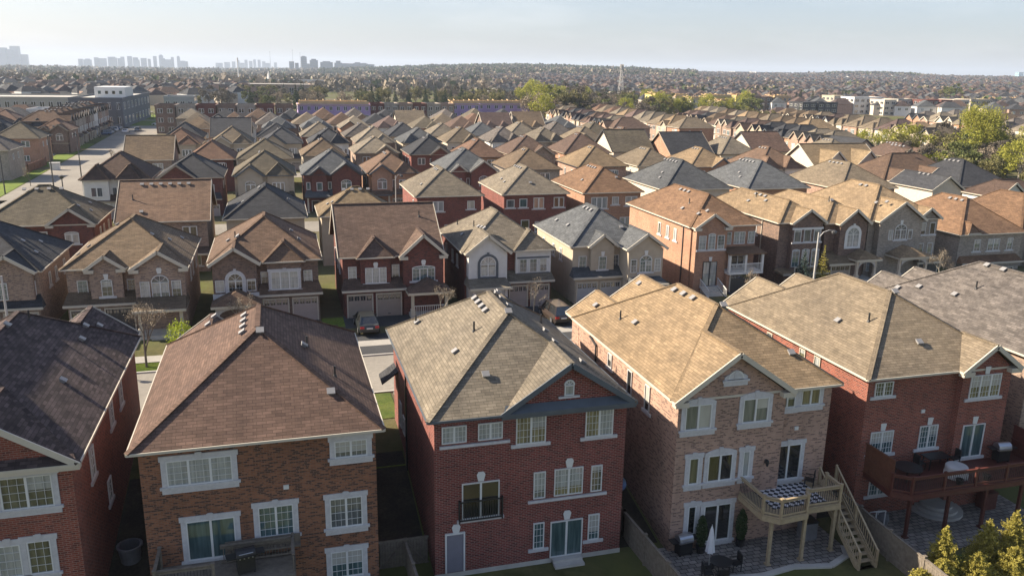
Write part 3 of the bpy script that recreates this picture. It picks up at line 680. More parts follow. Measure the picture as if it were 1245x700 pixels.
# D: blush brick, golden roof
D = House('pinkish beige brick house with golden roof and a raised wooden deck', 18.95, 35.4, 9.35, wall='blush', roof='golden', **FG).main('hip')
D.gable(3.1, 6.25, gp=34.5, ret=True, proj=.42)
D.gable(1.85, 3.7, side='far', gp=33.5, proj=1.3); D.gable(5.2, 6.4, side='far', gp=33.5, proj=1.4)
for x0, x1, z0, z1, n, st, gl in ((19.32, 20.81, 4.39, 5.75, 2, 'arched', 'glass_grey'), (22.62, 24.13, 4.46, 5.8, 2, 'arched', 'glass_grey'), (25.05, 26.02, 4.87, 5.78, 2, 'stone', 'glass_refl_green'), (26.4, 27.55, 4.9, 5.8, 2, 'stone', 'glass_refl_amber'),
                              (19.75, 20.30, 1.29, 2.79, 1, 'stone', 'glass_refl_green'), (20.85, 22.28, 1.30, 2.80, 2, 'arched', 'glass_dark'), (22.9, 23.3, 1.33, 2.83, 1, 'stone', 'glass_dark'), (19.9, 20.36, -1.66, .0, 1, 'stone', 'glass_dark')):
    D.win((x0+x1)/2-18.95, z0, x1-x0, z1-z0, n=n, grid=None, style=st, glass=gl, proj=.42 if x1 < 25 else 0)
add_slider(D.root, 25.95-18.95, 0, .62, 1.6, 2.05, glass='glass_dark'); add_slider(D.root, 21.65-18.95, -.42, -2.25, 1.6, 2.15, glass='glass_dark')
add_window(D.root, 3.1, -.42, 6.95, .9, .03, 1, (.86, .42), None, 'arched', 0, 0, 'glass_curtain', name='gable_window')
for y, z, hh in ((3.2, 4.0, 1.5), (5.6, 4.0, 1.5), (8.6, 4.6, .9)): D.win(y, z, .62, hh, face='left', n=1, grid=None, style='sill', glass='glass_dark', frame='trim_stone')
ds = MB(); ds.bar((-.1, 10.8, 2.4), (-.1, 10.8, 5.3), .1); ds.bar((-.1, 10.8, 5.3), (-.1, 11.9, 5.6), .1); ds.build('downspout', 'trim_dark', D.root)
for f, u, up, k in (('left', 10.2, 1.6, 'pipe'), ('left', 8.6, 1.9, 'vent'), ('left', 13.8, 1.4, 'vent'), ('left', 12.6, 3.9, 'vent'), ('left', 9.0, 4.6, 'vent'), ('left', 7.9, 4.65, 'vent'), ('left', 6.8, 4.7, 'vent'), ('near', 5.0, 4.95, 'vent'), ('near', 7.6, 1.9, 'vent')): D.vent(f, u, up, k)
lp = MB(); lp.box(-.05, .05, -.08, 0, 0, .2); lp.lathe([(.05, -.12), (.1, .05), (.08, .2), (0, .28)], 8, 0, (0, -.2, 0)); lp.build('wall_lantern', 'black_plastic', D.root, (5.35, -.42, 2.0))
wv = MB(); wv.box(-.12, .12, -.06, 0, 0, .2); wv.build('wall_vent', 'trim_white', D.root, (7.35, 0, 3.5))
D.finish()
# E: scarlet brick, tan roof, red deck
E_ = House('red brick house with tan roof, end gable and a dark red deck across its back', 30.8, 35.6, 9.45, wall='scarlet', roof='tan', **FG).main('hip')
E_.gable(7.75, 3.4, gp=36, ret=True, proj=.42)
E_.gable(2.35, 4.7, side='far', gp=34, proj=.8); E_.gable(5.6, 5.0, side='far', gp=34, proj=.8)
for x0, x1, z0, z1, n, gr, st, gl in ((31.25, 32.43, 4.85, 5.7, 2, (3, 3), 'sill', 'glass_refl_green'), (37.36, 39.5, 4.32, 5.72, 3, (3, 4), 'key', 'glass_refl_amber'), (31.4, 32.92, 1.3, 2.69, 2, (4, 4), 'key', 'glass_teal'), (34.73, 35.98, 1.31, 2.72, 2, (3, 4), 'key', 'glass_teal'), (31.73, 32.96, -1.3, -.3, 2, (3, 3), 'sill', 'glass_teal')):
    E_.win((x0+x1)/2-30.8, z0, x1-x0, z1-z0, n=n, grid=gr, style=st, glass=gl, proj=.42 if x0 > 37 else 0)
add_slider(E_.root, 38.15-30.8, -.42, .62, 1.55, 2.05, glass='glass_teal', style='key')
for y, z, hh in ((4.5, 4.2, 1.5), (6.0, 4.2, 1.5), (9.6, 4.6, 1.0)): E_.win(y, z, .6, hh, face='left', n=1, grid=None, style='sill', glass='glass_refl_green', frame='trim_cream')
add_slider(E_.root, 36.6-30.8, 0, -2.2, 1.7, 2.0, glass='glass_dark', style='none')
for f, u, up, k in (('near', 5.0, 5.0, 'vent'), ('near', 4.3, 1.8, 'vent'), ('left', 5.4, 2.2, 'vent'), ('left', 3.6, 2.9, 'pipe')): E_.vent(f, u, up, k)
wv = MB(); wv.box(-.12, .12, -.06, 0, 0, .2); wv.build('wall_vent', 'trim_white', E_.root, (3.95, 0, 3.55))
E_.finish()
Fh = House('house with long grey brown roof at the right edge, only its roof showing', 42.95, 36.4, 9.6, wall='fawn', roof='ash', **FG).main('hip')
Fh.gable(1.9, 3.6, side='far', gp=34, proj=1.0); Fh.gable(4.8, 4.2, side='far', gp=34, proj=.9)
for f, u, up, k in (('left', 12.6, 1.3, 'vent'), ('left', 11.2, 1.9, 'vent'), ('left', 8.2, 2.2, 'vent'), ('left', 7.4, 3.1, 'pipe'), ('left', 8.6, 5.0, 'vent'), ('left', 7.2, 5.0, 'vent')): Fh.vent(f, u, up, k)
Fh.finish()
# ------------------------------------------------------------------ house pieces used by every street front
def garage(h, x0, x1, out=.5, z0=2.85, z1=3.75, col='garage_taupe', n=2, skirt=True, sx0=None, sx1=None, trim=None):
    h.block(x0, x1, out, z0-.05)
    w = (x1-x0)/n
    if h.lod <= 2:
        for i in range(n): add_garage(h.root, x0+w*(i+.5), -out, h.zb, min(2.45, w-.45), 2.15, col)
    if skirt: h.skirt(sx0 if sx0 is not None else x0, sx1 if sx1 is not None else x1, out, z0, z1)
def porch(h, x0, x1, out=1.8, z0=2.9, z1=3.7, gab=False, colr='trim_cream', door='door_dark', arch=False, rail=False, sill=.35):
    zb = h.zb
    if gab:
        m = MB(); t = (z1-z0); xc = (x0+x1)/2; yo = -out-.35
        m.slab([(x0-.3, yo, z0), (xc, yo+.9, z1), (xc, 0, z1), (x0-.3, 0, z0)], .08); m.slab([(x1+.3, yo, z0), (xc, yo+.9, z1), (xc, 0, z1), (x1+.3, 0, z0)], .08); m.slab([(x0-.3, yo, z0), (x1+.3, yo, z0), (xc, yo+.9, z1)], .08)
        o = m.build('porch_roof', h.roofc, h.root)
        g = MB(); g.box(x0-.3, x1+.3, yo-.02, yo+.1, z0-.25, z0-.03); g.box(x0-.3, x0-.18, yo+.1, 0, z0-.25, z0-.03); g.box(x1+.18, x1+.3, yo+.1, 0, z0-.25, z0-.03); g.face([(x0-.3, yo, z0-.13), (x1+.3, yo, z0-.13), (x1+.3, 0, z0-.13), (x0-.3, 0, z0-.13)]); g.build('gutter', h.trim, o)
    else: h.skirt(x0, x1, out, z0, z1)
    m = MB(); m.box(x0, x1, -out, 0, zb-.2, zb+sill); m.build('porch_floor', 'concrete', h.root)
    for x in (x0+.16, x1-.16):
        c = MB(); c.box(x-.13, x+.13, -out+.05, -out+.31, zb+sill, z0-.2); c.box(x-.2, x+.2, -out-.02, -out+.38, zb+sill, zb+sill+.6); c.build('column', colr, h.root)
    if arch:
        a = MB(); N = 10; xa, xb = x0+.3, x1-.3; top = z0-.2; sp = z0-1.0
        for i in range(N):
            t0, t1 = math.pi*i/N, math.pi*(i+1)/N; f = lambda t: ((xa+xb)/2-(xb-xa)/2*math.cos(t), sp+.62*math.sin(t))
            p, q = f(t0), f(t1); a.face([(p[0], -out, p[1]), (q[0], -out, q[1]), (q[0], -out, top), (p[0], -out, top)]); a.face([(p[0], -out, p[1]), (q[0], -out, q[1]), (q[0], -out+.25, q[1]), (p[0], -out+.25, p[1])])
        a.build('portico_arch', 'trim_stone', h.root)
    if rail:
        r = MB(); r.box(x0+.2, x1-.2, -out+.1, -out+.16, zb+sill+.85, zb+sill+.92)
        k = int((x1-x0)/.2)
        for i in range(k): r.box(x0+.3+i*.2, x0+.34+i*.2, -out+.11, -out+.15, zb+sill, zb+sill+.85)
        r.build('railing', 'trim_white', h.root)
    s = MB()
    for i in range(2): s.box((x0+x1)/2-.8, (x0+x1)/2+.8, -out-.3-.3*i, -out-.3*i, zb-.2, zb+sill-.16*(i+1))
    s.build('step', 'concrete', h.root)
    add_door(h.root, (x0+x1)/2-.3, 0, zb+sill, 1.0, 2.05, door)
    if x1-x0 > 2.6: add_window(h.root, (x0+x1)/2+.75, 0, zb+sill+.4, .8, 1.6, 1, None, (2, 4), 'none', h.lod)
def topvents(h, n=4, face='near', a=None, up=None):
    """a row of box vents just under the ridge"""
    if h.lod > 2: return
    tp = h.tp
    if face in ('near', 'far') and h.kind == 'hip' and h.d >= h.w: face = 'left'
    if face in ('near', 'far'):
        up = up or (h.d/2+h.oh)*.88
        for i in range(n): h.vent(face, h.w*(.5+(i-(n-1)/2)*.11) if a is None else a+i*1.0, up)
    else:
        up = up or (h.w/2+h.oh)*.88
        for i in range(n): h.vent(face, (h.d*.42+i*.95) if a is None else a+i*.95, up)
def sidewins(h, left=True, right=True, zs=None):
    z = h.ze-2.1
    for f, on in (('left', left), ('right', right)):
        if not on: continue
        for y in (h.d*.3, h.d*.5, h.d*.78): h.win(y, z, .6, 1.2, face=f, n=1, grid=None, style='sill', lod=max(2, h.lod))

MR = 'houses facing the camera across the near street'
def M(label, x0, x1, y=73.3, d=10.9, ze=5.75, zb=.15, **k): return House(label, x0, y, x1-x0, d, ze=ze, zb=zb, lod=1, **k)
UW = dict(grid=(2, 4))
# cut by the left edge
h = M('brick house with black and tan roof at the left edge beside a pale lamp pole', -29.6, -19.3, wall='fawn', roof='charcoal').main('hip')
h.gable(8.2, 3.6, proj=.5, z0=3.4); h.gable(3.0, 4.6, proj=1.0)
h.win(9.6, 3.55, .9, 1.35, n=1, grid=(2, 3), style='sill', glass='glass_teal'); h.win(7.6, 3.5, 1.0, 1.4, n=1, proj=.5, grid=(2, 3)); garage(h, 4.6, 10.3, .6, col='garage_grey')
h.win(1.5, 3.5, 1.6, 1.4, grid=(2, 3), proj=1.0)
sidewins(h); h.vent('right', 6.5, 1.6); h.vent('right', 3.2, 1.2); h.vent('right', 4.4, 2.4); topvents(h, 3, 'right'); h.finish()
h = M('brown brick house with tan roof and two front gables behind the bare street tree', -17.25, -8.0, wall='fawn', roof='umber', d=11.2).main('hip')
h.gable(3.1, 2.5, proj=.6, z0=2.9, gp=36, ret=True); h.gable(7.3, 3.9, proj=1.3, gp=33, ret=True)
h.win(1.15, 3.35, .8, 1.35, n=1, grid=(2, 4)); h.win(3.1, 3.4, .85, 1.25, n=1, grid=(2, 3), proj=.6, arch=(.85, .18), style='key', glass='glass_refl_green'); h.win(4.95, 3.4, .8, 1.25, n=1, grid=(2, 4))
h.win(6.1, 3.25, .75, 1.4, n=1, grid=(2, 4), proj=1.3); h.win(7.3, 3.25, 1.35, 1.3, n=2, grid=(2, 3), proj=1.3, arch=(1.35, .6), style='none'); h.win(8.55, 3.25, .75, 1.4, n=1, grid=(2, 4), proj=1.3); keystone(h.root, 7.3, 5.3, y=-1.3)
garage(h, 0, 5.2, .7, col='garage_dark'); h2 = porch(h, 5.6, 9.1, 3.2, 2.75, 3.7, colr='trim_cream')
for f, u, up in (('left', 6.9, 3.5), ('left', 2.9, 1.8), ('left', 1.6, 1.2), ('right', 4.0, 2.0), ('right', 2.6, 3.2), ('right', 7.0, 1.3)): h.vent(f, u, up)
sidewins(h, zs=0); h.finish()
h = M('brown roofed brick house with arched stone portico on its left and two taupe garage doors', -5.9, 3.0, wall='umber', roof='chestnut', d=11).main('hip')
h.gable(1.9, 3.6, proj=.9, gp=34); h.gable(6.0, 2.9, proj=.5, hipf=True, z0=3.0, gp=40)
h.win(1.9, 3.3, 1.2, 1.0, n=2, grid=(2, 3), proj=.9, arch=(1.2, .6), style='round', sur='trim_stone'); h.win(.62, 3.3, .75, 1.05, n=1, grid=(2, 2), proj=.9); h.win(3.2, 3.3, .75, 1.05, n=1, grid=(2, 2), proj=.9)
h.win(4.35, 3.3, .75, 1.45, n=1, grid=(2, 4)); h.win(6.0, 3.2, 2.3, 1.6, n=3, grid=(2, 4), proj=.5, style='stone', glass='glass_curtain'); h.win(8.0, 3.3, .75, 1.4, n=1, grid=(2, 4))
sb = MB(); sb.box(0, 3.8, -.96, -.9, 2.4, 3.15); sb.build('stone_band', 'trim_stone', h.root)
garage(h, 3.9, 8.9, .6, col='garage_pink'); porch(h, .2, 3.7, 2.6, 2.6, 3.6, gab=True, arch=True, colr='trim_stone')
for f, u, up, k in (('left', 3.6, 1.7, 'vent'), ('left', 2.6, 2.6, 'vent'), ('left', 2.2, 2.6, 'vent'), ('left', 3.2, 2.3, 'pipe'), ('right', 2.4, 1.9, 'vent'), ('right', 4.6, 2.5, 'vent')): h.vent(f, u, up, k)
sidewins(h); h.finish()
h = M('red brick house with plain brown side gabled roof, a dark car parked on its drive', 5.15, 14.0, wall='maroon', roof='cocoa', d=11).main('gx')
h.gable(2.9, 2.7, proj=.5, hipf=True, z0=3.0, gp=42); h.gable(7.2, 3.7, proj=.8, gp=42, ret=True)
h.win(.85, 3.5, .75, 1.3, n=1, grid=(2, 4), style='sill', glass='glass_curtain'); h.win(2.9, 3.3, 1.9, 1.45, n=3, grid=(2, 4), proj=.5, style='sill', glass='glass_curtain'); h.win(4.75, 3.5, .7, 1.35, n=1, grid=(2, 4), style='sill', glass='glass_refl_green'); h.win(7.2, 3.4, 2.1, 1.15, n=3, grid=(2, 3), proj=.8, arch=(2.1, .22), style='sill', glass='glass_teal')
keystone(h.root, 2.9, 4.75, y=-.5); keystone(h.root, 7.2, 4.85, y=-.8)
garage(h, .1, 5.3, .75, col='garage_taupe'); porch(h, 5.8, 9.2, 2.3, 2.75, 3.75, gab=True, rail=True)
sidewins(h); h.vent('near', 7.6, 4.2, 'pipe'); h.finish()
h = M('pale stucco fronted house with taupe roof and a tall arched window over its porch', 16.4, 24.75, wall='maroon', roof='taupe', d=11).main('hip')
for xc, gw, pr, hf in ((2.0, 3.7, .9, False), (6.6, 3.5, .3, True)):
    keep = h.wm; h.wm = MB(); h.gable(xc, gw, proj=pr, hipf=hf, gp=38, z0=2.9 if hf else .15)
    h.wm.build('stucco_bay', 'stucco_white', h.root); h.wm = keep
h.win(2.0, 3.5, 1.45, 1.15, n=2, grid=(1, 2), proj=.9, arch=(1.45, .7), style='round', sur='trim_slate', glass='glass_curtain')
for x in (5.6, 6.6, 7.6): h.win(x, 3.55, .75, 1.3, n=1, grid=(2, 3), proj=.3, style='none', glass='glass_grey')
sb = MB(); sb.box(5.0, 8.2, -.35, -.3, 3.3, 3.5); sb.box(5.0, 8.2, -.35, -.3, 4.9, 5.05); sb.build('window_band', 'trim_slate', h.root)
garage(h, 4.0, 8.3, .6, col='garage_pink'); porch(h, .2, 3.6, 2.3, 2.8, 3.6, colr='trim_stone')
for f, u, up, k in (('left', 3.3, 2.5, 'vent'), ('left', 2.5, 2.6, 'vent'), ('left', 1.7, 2.7, 'vent'), ('left', 4.6, 2.3, 'pipe'), ('left', 4.3, 1.1, 'vent'), ('left', 8.6, 1.5, 'pipe')): h.vent(f, u, up, k)
sidewins(h); h.finish()
h = M('beige house with blue grey slate coloured roof and white windowed garage doors', 27.1, 35.2, wall='sand', roof='slate', d=11.5, ze=5.85).main('hip')
h.gable(2.9, 2.4, proj=.5, z0=3.2, gp=38); h.gable(6.6, 3.6, proj=2.4, gp=35)
h.win(1.0, 3.5, .8, 1.3, n=1, grid=(2, 3), glass='glass_teal'); h.win(2.9, 3.5, .8, 1.3, n=1, grid=(2, 3), proj=.5, style='key', glass='glass_teal'); h.win(4.45, 3.5, .7, 1.3, n=1, grid=(2, 3))
h.win(6.6, 3.5, 1.25, 1.1, n=2, grid=(2, 3), proj=2.4, arch=(1.25, .55), style='key', glass='glass_teal'); h.win(5.35, 3.5, .65, 1.3, n=1, grid=(2, 4), proj=2.4); h.win(7.85, 3.5, .65, 1.3, n=1, grid=(2, 4), proj=2.4)
garage(h, 0, 4.9, .9, col='garage_grey', z0=2.95); porch(h, 5.1, 8.0, 3.9, 2.7, 3.5)
for f, u, up, k in (('left', 5.0, 1.6, 'vent'), ('left', 8.3, 1.5, 'vent'), ('near', 5.6, 2.0, 'vent')): h.vent(f, u, up, k)
topvents(h, 3, 'left', 4.6); sidewins(h); h.finish()
# taller houses with a raised ground floor on the right
h = M('tall orange brick house with rust roof and a white railed balcony above its garage', 40.4, 47.9, y=74.7, d=15.5, ze=7.05, wall='orange', roof='rust').main('hip')
h.gable(1.9, 3.5, proj=.9, gp=34, ret=True)
for x in (.85, 1.9, 2.95): h.win(x, 4.75, .8, 1.45, n=1, grid=(2, 4), proj=.9, style='sill', glass='glass_curtain', arch=(.8, .2) if x == 1.9 else None)
for x, w, n in ((4.3, .7, 1), (5.6, 1.3, 2), (7.0, .8, 1)): h.win(x, 5.0, w, 1.3, n=n, grid=(2, 3), glass='glass_curtain')
add_window(h.root, 1.9, -.92, .9, 1.6, 2.6, 2, None, (1, 2), 'key', 1, 0, 'glass_curtain', 'trim_stone', 'trim_dark', 'entrance')
m = MB(); m.slab([(3.5, -1.9, 4.35), (7.9, -1.9, 4.35), (7.6, 0, 4.75), (3.7, 0, 4.75)], .12); m.build('balcony_roof', h.roofc, h.root)
m = MB(); m.box(3.7, 7.7, -1.7, 0, 2.15, 2.4); m.build('balcony_floor', 'trim_white', h.root)
m = MB(); m.box(3.7, 7.7, -1.68, -1.62, 3.2, 3.28); m.box(3.7, 7.7, -1.66, -1.62, 2.45, 2.52)
for i in range(27): m.box(3.75+i*.148, 3.79+i*.148, -1.66, -1.62, 2.5, 3.2)
m.build('balcony_rail', 'trim_white', h.root)
for x in (3.75, 5.6, 7.55): c = MB(); c.box(x-.12, x+.12, -1.72, -1.48, 2.4, 4.3); c.build('column', 'trim_white', h.root)
h.block(3.7, 7.5, 1.4, 2.15); add_garage(h.root, 5.6, -1.4, .15, 3.0, 1.95, 'garage_dark'); add_slider(h.root, 5.6, 0, 2.45, 1.5, 1.8, 1, style='none')
st = MB()
for i in range(6): st.box(1.0, 2.8, -1.3-.32*i, -.9-.3*i, -.1, .85-.14*i)
st.build('step', 'concrete', h.root)
for x in (.9, 2.9): r = MB(); r.bar((x, -.95, 1.7), (x, -2.9, .95), .07); r.bar((x, -.95, .9), (x, -2.9, .15), .06); [r.bar((x, -1-i*.24, .9-i*.094), (x, -1-i*.24, 1.7-i*.094), .04) for i in range(9)]; r.build('stair_rail', 'trim_white', h.root)
for i, y in enumerate((5.2, 7.2, 3.4)): h.win(y, 4.9, .6, 1.3, face='left', n=1, grid=None, style='sill', lod=2)
for f, u, up, k in (('left', 4.5, 1.6, 'vent'), ('left', 4.6, 2.4, 'pipe'), ('left', .9, 1.6, 'vent'), ('left', .2, 2.2, 'vent')): h.vent(f, u, up, k)
topvents(h, 3, 'left', 7.2); downspout(h, -.06, 1.6, .1, 6.9); h.finish()
h = M('narrow dark brick house with golden roof and two bands of tall white windows', 51.1, 56.3, y=75.3, d=15, ze=7.0, wall='umber', roof='golden').main('hip')
h.gable(3.1, 3.6, proj=.6, gp=34, z0=.15)
for x in (1.9, 3.1, 4.3):
    h.win(x, 4.9, .85, 1.35, n=1, grid=None, proj=.6, style='sill', glass='glass_grey'); h.win(x, 2.2, .9, 1.75, n=1, grid=(2, 3), proj=.6, arch=(.9, .15), style='none', glass='glass_teal')
sb = MB(); sb.box(1.2, 5.0, -.68, -.6, 6.25, 6.45); sb.build('window_band', 'trim_white', h.root)
garage(h, .1, 5.1, 1.5, 1.75, 2.0, n=1, col='garage_taupe'); downspout(h, -.06, 3.2, .1, 6.9, col='trim_cream'); sidewins(h, right=False)
topvents(h, 3, 'left', 6.6); h.vent('left', 5.6, 2.1); h.vent('left', 8.0, 2.3, 'pipe'); h.vent('left', 8.2, 1.5); h.finish()
h = M('dark brick house with golden roof, gable with one tall arched window above an arched porch', 57.0, 62.4, y=75.6, d=14, ze=6.7, wall='umber', roof='golden').main('hip')
h.gable(3.0, 3.4, proj=.9, gp=38, z0=.15)
h.win(3.0, 4.1, 1.5, 1.4, n=2, grid=(2, 3), proj=.9, arch=(1.5, .75), style='round', glass='glass_curtain', sur='trim_white')
porch(h, 2.6, 5.2, 2.6, 3.1, 3.9, gab=True, arch=True, colr='stucco_cream', sill=.6); garage(h, -.3, 2.4, 1.9, 2.6, 3.6, n=1, col='garage_taupe'); h.vent('near', 2.4, 3.0, 'vent'); h.vent('near', 2.0, 2.9, 'pipe'); h.finish()
h = M('grey stone house with golden roof, a wide front gable and a deep arched entrance', 62.9, 72.0, y=76.0, d=14, ze=6.75, wall='stone', roof='golden').main('hip')
h.gable(3.6, 5.6, proj=.9, gp=34); h.gable(7.7, 2.7, proj=.3, gp=36)
h.win(3.6, 4.6, 1.5, 1.1, n=2, grid=(2, 2), proj=.9, arch=(1.5, .6), style='key', glass='glass_grey'); h.win(2.3, 4.6, .6, 1.1, n=1, grid=None, proj=.9); h.win(4.9, 4.6, .6, 1.1, n=1, grid=None, proj=.9)
for x in (7.1, 8.4): h.win(x, 4.9, .75, 1.35, n=1, grid=None, proj=.3, style='sill', glass='glass_dark'); h.win(x, 2.3, .75, 1.6, n=1, grid=None, proj=.3, style='none', glass='glass_grey')
porch(h, 2.2, 6.0, 3.0, 3.1, 4.0, gab=True, arch=True, colr='stucco_cream', sill=.6); garage(h, 6.1, 9.0, 1.3, 2.0, 2.3, n=1, col='garage_dark'); h.win(1.0, .9, 1.3, 2.0, n=2, grid=(2, 3), glass='glass_teal')
topvents(h, 2, 'left', 6.0); h.vent('left', 1.6, 2.4); h.vent('left', .4, 2.8); h.finish()
h = M('grey brown stone house with rust roof and two dark garage doors at the right', 75.9, 85.0, y=76.2, d=13, ze=4.6, zb=-1.7, wall='stone', roof='rust', pitch=36).main('hip')
h.gable(1.7, 1.2, gp=50, hipf=True, z0=4.0, zg=4.75)
for x, w, n in ((2.6, .9, 1), (5.0, 1.7, 2), (7.4, .8, 1)): h.win(x, 2.5, w, 1.4, n=n, grid=(2, 3), style='sill', glass='glass_grey')
garage(h, 0.3, 8.6, .6, 1.3, 2.0, col='garage_dark'); topvents(h, 3, 'left', 4.5); h.finish()
h = M('brown stone house with rust roof cut off by the right edge', 85.6, 95.0, y=77.0, d=13, ze=4.6, zb=-1.7, wall='stone', roof='rust', pitch=36).main('hip')
h.gable(3.2, 4.4, proj=.4, hipf=True, gp=40)
for x, w, n in ((1.9, .9, 1), (4.4, 1.7, 2), (7.4, 1.8, 2)): h.win(x, 2.4, w, 1.3, n=n, grid=(2, 3), proj=.4 if x < 5 else 0); h.win(x, -.6, w, 1.6, n=n, grid=(2, 3), proj=.4 if x < 5 else 0)
h.finish()

# ------------------------------------------------------------------ third row: backs turned to the camera
def T(label, x0, x1, y=94.0, d=11, ze=5.95, **k): return House(label, x0, y, x1-x0, d, ze=ze, zb=-.2, lod=2, **k)
def backwins(h, spec, **k):
    for x, z, w, hh in spec: h.win(x, z, w, hh, n=max(1, round(w/.8)), grid=(2, 3), style='sill', **k)
h = T('dark brick house with olive brown roof and white trimmed gable near the wide road', -29.7, -18.9, wall='maroon', roof='olive', d=9.8).main('hip')
h.gable(8.7, 4.0, gp=36, ret=True, proj=.42); backwins(h, ((1.2, 3.9, 1.3, 1.3), (3.6, 3.9, 1.3, 1.3), (5.6, 3.9, 1.5, 1.3), (2.6, .7, 1.5, 1.6))); h.win(8.7, 3.9, 1.35, 1.05, proj=.42, n=2, grid=(2, 2), arch=(1.35, .2), style='key', glass='glass_curtain')
topvents(h, 4); sidewins(h); h.vent('right', 2.4, 2.2); h.vent('right', 3.3, 1.2); h.vent('right', 6.2, 1.8); h.finish()
h = T('low brown roofed house showing behind the olive roof at the left edge', -34.0, -29.9, y=99.5, d=9, ze=4.6, wall='maroon', roof='cocoa').main('hip'); h.finish()
h = T('fawn brick house with plain chestnut roof and six vents along its ridge', -16.5, -7.7, wall='fawn', roof='chestnut', d=10.6).main('gx')
backwins(h, ((1.0, 3.9, 1.2, 1.3), (3.6, 3.9, 1.2, 1.3), (7.0, 3.9, 1.5, 1.4), (7.6, .9, .7, 1.5), (3.4, .7, 1.6, 1.9))); topvents(h, 6); h.vent('near', 1.2, 3.0, 'pipe'); h.vent('near', 2.2, 1.3); h.skirt(5.4, 8.8, 1.5, 2.6, 3.0); h.finish()
h = T('beige house with dark blue grey roof between the chestnut and golden roofs', -5.7, 2.6, wall='sand', roof='charcoal', d=11.5).main('hip')
backwins(h, ((2.4, 4.0, 1.0, 1.3), (5.9, 4.0, 1.2, 1.3), (4.0, .8, 1.6, 1.9))); topvents(h, 2, 'near'); h.vent('left', 3.4, 1.6); h.vent('left', 2.2, 2.2); h.vent('right', 4.2, 2.0); h.finish()
h = T('sand walled house with golden tan hipped roof, behind the plain brown roof', 4.5, 12.9, wall='sand', roof='ochre', d=7.6).main('hip')
backwins(h, ((2.0, 4.0, 1.2, 1.3), (6.0, 4.0, 1.2, 1.3))); topvents(h, 4); h.vent('left', 2.2, 1.8); h.vent('left', 3.0, 1.3); h.finish()
h = T('red brick house with taupe hipped roof and a wide white triple back window', 17.4, 26.0, y=106.4, d=13, ze=6.05, wall='crimson', roof='taupe').main('hip')
backwins(h, ((2.4, 4.0, 2.2, 1.35), (7.2, 4.2, 1.0, 1.1), (1.6, .6, 1.2, 2.0), (4.4, .8, 1.6, 1.4))); topvents(h, 3, 'left'); h.vent('left', 3.6, 1.6); h.win(3, 3.9, .6, 1.3, face='left', n=1, grid=None); h.finish()
h = T('red brick house with taupe roof and four small white back windows', 29.2, 38.1, y=106.4, d=13, ze=6.05, wall='crimson', roof='taupe').main('hip')
backwins(h, ((.9, 4.2, 1.1, 1.1), (2.7, 4.2, 1.1, 1.2), (4.9, 4.0, 1.5, 1.5), (7.8, 4.1, 1.5, 1.4), (3.0, .6, 1.2, 1.9), (5.6, .8, 2.4, 1.4))); topvents(h, 4, 'left'); h.vent('near', 4.1, 1.9); h.vent('left', 4.3, 1.6); h.vent('left', 6.6, 1.8); h.finish()
h = T('red brick house with rust roof and wide curtained back windows', 40.6, 49.0, y=106.0, d=13.5, ze=6.05, wall='orange', roof='rust').main('hip')
backwins(h, ((2.2, 3.8, 2.4, 1.6), (4.6, 4.3, 1.0, 1.1), (7.0, 4.1, 1.8, 1.3), (6.2, .5, 1.6, 2.0)), glass='glass_curtain'); topvents(h, 4, 'left'); h.vent('near', 5.5, 2.6); h.vent('left', 4.6, 1.7); h.finish()
h = T('cream house, left of the two with slate grey hipped roofs in the third row', 53.2, 63.6, y=107.0, d=14, ze=6.05, wall='cream', roof='slate').main('hip'); topvents(h, 5, 'left'); h.vent('left', 4.5, 1.7); h.vent('left', 5.6, 2.6); h.finish()
h = T('orange brick house, right of the two with slate grey hipped roofs in third row', 66.0, 76.0, y=106.0, d=14.5, ze=6.05, wall='orange', roof='slate').main('hip'); topvents(h, 5, 'left'); h.vent('left', 4.5, 1.7); h.vent('left', 6, 2.4); h.finish()
h = T('golden roofed house behind the narrow dark brick house', 80.0, 89.5, y=103.5, d=14, ze=6.05, wall='blush', roof='tan').main('hip'); topvents(h, 4, 'left'); h.finish()
h = T('pink brick house with brown roof and two white windowed front gables', 97.0, 113.5, y=115, d=11, ze=5.6, wall='orange', roof='chestnut').main('hip')
h.gable(2.8, 4.2, proj=1.6, gp=36); h.gable(9.2, 5.0, proj=1.4, gp=36); h.win(2.8, 3.4, 2.6, 1.6, n=3, grid=(2, 2), proj=1.6, glass='glass_curtain'); h.win(9.2, 3.4, 2.8, 1.6, n=3, grid=(2, 2), proj=1.4, glass='glass_curtain'); h.skirt(0, 7, 2.2, 2.6, 3.4); topvents(h, 4, 'left'); h.finish()
h = T('small cream gabled house with dark roof beside the pink brick gables', 96.3, 101.6, y=103.2, d=9, ze=5.6, wall='cream', roof='charcoal').main('gy')
h.win(2.5, 3.3, 2.4, 1.4, n=3, grid=(2, 2), glass='glass_curtain'); topvents(h, 3, 'left'); h.finish()
h = T('cream house with large charcoal hipped roof near the right edge', 103.8, 114.2, y=106, d=13, ze=5.6, wall='cream', roof='charcoal').main('hip')
backwins(h, ((2.2, 3.4, 1.2, 1.4), (4.6, 3.4, 1.2, 1.4))); topvents(h, 4, 'near'); h.finish()
h = T('white gabled house with brown roof at the right edge of the third row', 104.2, 114.5, y=99.5, d=6, ze=4.9, wall='white', roof='cocoa').main('hip')
h.gable(2.6, 5.0, proj=1.0, gp=38); h.win(2.6, 3.0, 2.2, 1.3, n=3, grid=(2, 3), proj=1.0, arch=(.8, .3)); h.skirt(0, 9, 2.4, 2.2, 3.0); h.finish()
